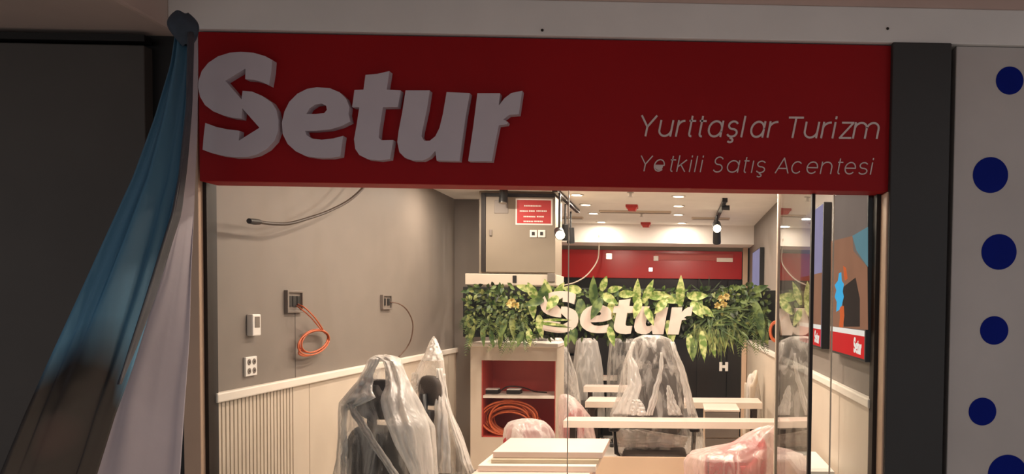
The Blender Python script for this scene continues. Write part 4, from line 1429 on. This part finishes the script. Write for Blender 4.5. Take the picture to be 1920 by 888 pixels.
def drape(parent, m, tabl, levels, yc, ratio, lift=0.012, wob=0.008, seed=0, nu=14, nv=34):
    """bunched fold of film lying on the bag: rows of (y_px, left_px, right_px)"""
    rows = []
    for i in range(nv + 1):
        py = tabl[0][0] + (tabl[-1][0] - tabl[0][0]) * i / nv
        la, ra = interp(tabl, py)
        l_, r_ = interp(levels, py)
        hw = (at(r_, py, yc).x - at(l_, py, yc).x) / 2
        row = []
        for j in range(nu + 1):
            px = la + (ra - la) * j / nu
            px += 2.5 * noise.noise((j * 0.05 + seed, i * 0.25, 2.2))
            u_ = max(-0.97, min(0.97, (px - (l_ + r_) / 2) / ((r_ - l_) / 2)))
            p_ = at(px, py, yc - ratio * hw * math.sqrt(1 - u_ * u_) - lift)
            e_ = min(1, 5 * j / nu) * min(1, 5 * (1 - j / nu))
            p_.y -= e_ * wob * (1 + math.sin(j * 1.3 + i * 0.12 + seed) + 1.2 * noise.noise((j * 0.5, i * 0.3, seed + 0.5)))
            row.append(p_)
        rows.append(row)
    return MB().grid(rows).build('plastic_fold', m, parent, smooth=True, solid=0.0015)


def crease(parent, m, pts, levels, yc, ratio, r=0.006, name='plastic_crease'):
    """bright ridge of bunched film lying on the bag between picture points"""
    out = []
    for px, py in pts:
        l_, r_ = interp(levels, py)
        u_ = max(-0.97, min(0.97, (px - (l_ + r_) / 2) / ((r_ - l_) / 2)))
        hw = (at(r_, py, yc).x - at(l_, py, yc).x) / 2
        out.append(at(px, py, yc - ratio * hw * math.sqrt(1 - u_ * u_) - 0.012))
    P = smooth_path(out, 8)
    n_ = len(P)
    return MB().tube(P, [r * (0.25 + 0.9 * math.sin(PI * k / (n_ - 1)) + 0.25 * math.sin(k * 1.7)) for k in range(n_)], 7).build(name, m, parent, smooth=True)


zt = at(1224, 634, counter_y + 0.56).z
c = seat_for(1224, 645, zt, 0.0)
c = (c[0], counter_y + 0.30, 0)
LV = [(629, 1203, 1243), (634, 1188, 1258), (645, 1182, 1266), (668, 1172, 1276), (700, 1163, 1288), (740, 1154, 1298), (775, 1144, 1306), (800, 1150, 1314), (842, 1152, 1322), (860, 1156, 1326), (900, 1165, 1315)]
ch_ = office_chair(c, 0.0, 'office chair under clear plastic behind the long counter, facing the street', LV,
                   c[1] + 0.12, M['clear_film'], 0.62, 0.045, 1, zt + 0.005, 1.0)
Yc = c[1] + 0.12
for k_, tb in enumerate(([(640, 1184, 1191), (668, 1176, 1186), (690, 1176, 1198), (722, 1176, 1204), (745, 1164, 1196), (778, 1148, 1196)],
                         [(640, 1256, 1264), (668, 1264, 1275), (700, 1274, 1286), (740, 1282, 1297), (778, 1290, 1305)],
                         [(660, 1238, 1243), (700, 1234, 1243), (740, 1222, 1234), (778, 1210, 1224)],
                         [(722, 1250, 1256), (748, 1250, 1266), (778, 1252, 1280)],
                         [(748, 1178, 1200), (762, 1174, 1208), (778, 1178, 1212)],
                         [(804, 1160, 1200), (818, 1156, 1290), (838, 1160, 1284)])):
    drape(ch_, M['white_film'], tb, LV, Yc, 0.62, seed=k_ * 3)
# left front chair, seen from behind and the side
a_ = math.radians(172)
c = seat_for(708, 708, 1.25, a_)
LV = [(667, 700, 738), (672, 690, 750), (690, 684, 756), (715, 670, 766), (738, 650, 776), (748, 642, 780), (770, 641, 790), (800, 641, 808), (850, 639, 812), (900, 636, 814), (980, 634, 816)]
Yc = c[1] - 0.16
ch_ = office_chair(c, a_, 'bulky plastic-wrapped office chair nearest the left wall, in front', LV,
                   Yc, M['clear_film'], 1.15, 0.045, 2, 1.25, 0.72)
for k_, tb in enumerate(([(668, 702, 736), (676, 716, 750), (700, 722, 760), (725, 722, 772), (745, 712, 782), (790, 722, 802), (840, 744, 811), (890, 770, 812), (980, 800, 814)],
                         [(670, 694, 716), (690, 688, 703), (712, 674, 700), (735, 654, 700), (745, 645, 704), (756, 642, 682), (768, 642, 656)],
                         [(760, 642, 652), (800, 642, 650), (850, 640, 652), (900, 638, 656)],
                         [(754, 650, 662), (790, 668, 684), (830, 694, 708), (888, 732, 748)])):
    drape(ch_, M['opaque_film'] if k_ == 1 else M['white_film'], tb, LV, Yc, 1.15, lift=0.02 + 0.004 * k_, seed=k_ * 4 + 2, wob=0.012)
# second chair, narrow, bag tied to a peak
a_ = math.radians(155)
c = seat_for(806, 705, 1.17, a_)
Yc = c[1] - 0.14
LV = [(632, 811, 815), (645, 804, 822), (662, 797, 829), (676, 789, 832), (700, 778, 834), (740, 772, 838), (780, 780, 850), (820, 790, 868), (870, 796, 884), (940, 800, 882)]
ch_ = office_chair(c, a_, 'plastic-wrapped office chair with pointed bag top, behind the bulky one', LV,
                   Yc, M['clear_film'], 1.25, 0.05, 3, 1.18, 0.52, arms=False)
for k_, tb in enumerate(([(634, 810, 816), (645, 805, 822), (662, 797, 829), (676, 792, 830)], [(690, 818, 831), (740, 816, 836), (800, 814, 842), (886, 812, 846)],
                         [(700, 830, 834), (760, 836, 843), (820, 852, 866), (886, 872, 890)], [(698, 772, 784), (715, 770, 786), (738, 772, 782)])):
    drape(ch_, M['white_film'], tb, LV, Yc, 1.25, seed=k_ * 5 + 1)
# chairs in the rear
for X, Y, lv, lab, sd, an in (
        (-1.28, 7.35, [(628, 1000, 1040), (634, 990, 1054), (660, 984, 1068), (700, 978, 1080), (750, 974, 1090), (800, 970, 1096)], 'plastic-wrapped chair at the rear, partly hidden by the niche cabinet', 4, 0.3),
        (-1.06, 8.78, [(632, 1090, 1112), (640, 1080, 1122), (670, 1076, 1128), (700, 1072, 1132), (730, 1070, 1134), (790, 1068, 1136)], 'white plastic-wrapped chair under the first letters of the plant wall', 5, 0.6),
        (-0.52, 8.78, [(632, 1150, 1186), (640, 1142, 1196), (680, 1139, 1204), (720, 1137, 1206), (790, 1136, 1208)], 'dark chair in plastic just left of the centre chair, at the rear', 6, 0.0)):
    office_chair((X, Y, 0), an, lab, lv, Y, M['white_film'] if sd == 5 else M['clear_film'], 0.9, 0.05, sd, 1.22, 0.8, arms=False)


# ------------------------------------------------------------------ red tub armchairs in plastic
def armchair(c, a, label, levels, Y, s=1.0, hb=0.80, ha=0.62, film=None, seed=0, ratio=0.9, fabric=None):
    t = thing('wrapped_armchair', label, 'armchair', (c[0], c[1], 0))
    fb = fabric or M['red_fabric']
    cushion(c, a, 0, -0.03 * s, 0.40, 0.25 * s, 0.26 * s, 0.07).build('seat', fb, t, smooth=True)
    rows = []
    for i in range(41):
        th = math.radians(-20 + 220 * i / 40)
        u_ = abs(th - PI / 2) / math.radians(110)
        hh = ha + (hb - ha) * max(0.0, 1 - (u_ * 1.25) ** 2)
        row = []
        for (rr_, zz) in ((0.36, 0.16), (0.37, hh - 0.03), (0.355, hh), (0.32, hh), (0.305, hh - 0.03), (0.30, 0.2)):
            row.append(rot((rr_ * s * math.cos(th), rr_ * s * math.sin(th), zz), c, a))
        rows.append(row)
    MB().grid(rows, False).build('tub_back', fb, t, smooth=True, solid=0.01)
    for i in range(4):
        an = a + PI / 4 + PI / 2 * i
        MB().tube([(c[0] + 0.2 * s * math.cos(an), c[1] + 0.2 * s * math.sin(an), 0.34), (c[0] + 0.25 * s * math.cos(an), c[1] + 0.25 * s * math.sin(an), 0.0)], [0.02, 0.012], 8).build('leg', M['desk_leg'], t)
    bag('plastic_cover', film or M['pink_film'], levels, Y, t, ratio, 0.04, seed)
    return t


q = at(1372, 860, 4.95)
armchair((q.x, 4.95, 0), math.radians(-62), 'red tub armchair wrapped in plastic in front of the long counter, right',
         [(799, 1440, 1460), (804, 1420, 1463), (815, 1396, 1464), (832, 1370, 1464), (842, 1322, 1463), (850, 1288, 1463), (862, 1280, 1462), (900, 1282, 1460), (980, 1286, 1456)], 4.95, 0.6, 0.74, 0.60, seed=11)
q = at(993, 808, 5.7)
armchair((q.x, 5.7, 0), 0.3, 'white-wrapped armchair with a red streak behind the stacked boards',
         [(786, 970, 1006), (790, 954, 1022), (800, 946, 1034), (815, 944, 1042), (850, 944, 1046), (930, 946, 1048)], 5.7, 0.5, 0.72, 0.62, M['white_film'], 12)
q = at(1075, 775, 6.25)
armchair((q.x + 0.02, 6.1, 0), -0.4, 'pink-wrapped armchair left of the long counter, by the niche cabinet',
         [(740, 1050, 1066), (746, 1047, 1078), (760, 1046, 1092), (780, 1046, 1108), (830, 1048, 1120), (900, 1050, 1122)], 6.1, 0.22, 0.76, 0.66, M['pink_film'], 13)
q = at(1412, 730, 7.3)
armchair((q.x - 0.02, 7.45, 0), -1.3, 'small white-wrapped armchair against the right wall at the end of the rear desk',
         [(701, 1405, 1415), (706, 1402, 1419), (722, 1399, 1424), (745, 1398, 1427), (800, 1398, 1430), (880, 1398, 1432)], 7.45, 0.2, 0.98, 0.85, M['white_film'], 14, fabric=M['cream'])
# drawer unit between the counter and the next desk
Yp = 6.35
A, B = at(1322, 767, Yp), at(1386, 767, Yp)
pd = thing('drawer_unit', 'low pale drawer unit behind the long counter, right of the centre chair', 'drawer unit', ((A.x + B.x) / 2, Yp + 0.2, 0))
MB().box(A.x, B.x, Yp + 0.016, Yp + 0.4, 0.0, A.z - 0.018).build('body', M['desk_panel'], pd, bevel=0.002)
MB().box(A.x - 0.006, B.x + 0.006, Yp - 0.004, Yp + 0.405, A.z - 0.018, A.z).build('top', M['desk_edge'], pd, bevel=0.003)
for k_ in range(3):
    zt_ = A.z - 0.024 - k_ * 0.22
    dr = MB().box(A.x + 0.003, B.x - 0.003, Yp, Yp + 0.0155, zt_ - 0.212, zt_).build('drawer', M['plate_grey'], pd, bevel=0.002)
    MB().box((A.x + B.x) / 2 - 0.05, (A.x + B.x) / 2 + 0.05, Yp - 0.012, Yp - 0.0005, zt_ - 0.13, zt_ - 0.115).build('handle', M['steel'], dr)

# white side table along the right wall, straight under the added unseen downlight
tb = thing('side_table', 'bright white side table with rounded corners against the right wall, bottom corner of the glass', 'table', (0.72, 4.1, 0))
ye = onz(1530, 846, 0.75).y
tx0, tx1, ty0 = 0.645, XR - 0.048, ye - 0.55
pl = [(tx1, ty0, 0.75), (tx1, ye, 0.75)]
for k_ in range(9):
    f = PI / 2 * k_ / 8
    pl.append((tx0 + 0.06 - 0.06 * math.sin(f), ye - 0.06 + 0.06 * math.cos(f), 0.75))
for k_ in range(9):
    f = PI / 2 * k_ / 8
    pl.append((tx0 + 0.06 - 0.06 * math.cos(f), ty0 + 0.06 - 0.06 * math.sin(f), 0.75))
MB().plate([pl], (0, 0, -0.03)).build('tabletop', mat('gloss_white_top', (250, 248, 244), 0.3, var=0.02), tb, bevel=0.004)
for xx, yy in ((tx0 + 0.05, ye - 0.06), (tx1 - 0.04, ye - 0.06), (tx0 + 0.05, ty0 + 0.06), (tx1 - 0.04, ty0 + 0.06)):
    MB().tube([(xx, yy, 0.72), (xx, yy, 0.0)], [0.016, 0.012], 10).build('leg', M['steel'], tb)

# small cable loop at the right end of the plant wall
g = MB()
for kx_, ky_, ph in ((9, 17, 0), (11, 19, 0.3), (8, 15, 0.7)):
    g.tube([at(1454 + kx_ * math.cos(2 * PI * j / 36 + ph), 621 - ky_ * math.sin(2 * PI * j / 36 + ph), 6.02 + 0.012 * math.sin(2 * PI * j / 36)) for j in range(37)], 0.006, 6)
g.tube(smooth_path([at(1460, 604, 6.02), at(1468, 596, 6.1), onx(1476, 588, XR - 0.004)], 6), 0.006, 6)
tag(g.build('cable_coil', M['orange'], smooth=True), 'small orange cable loop hanging from the right wall at the plant wall end', 'cable')
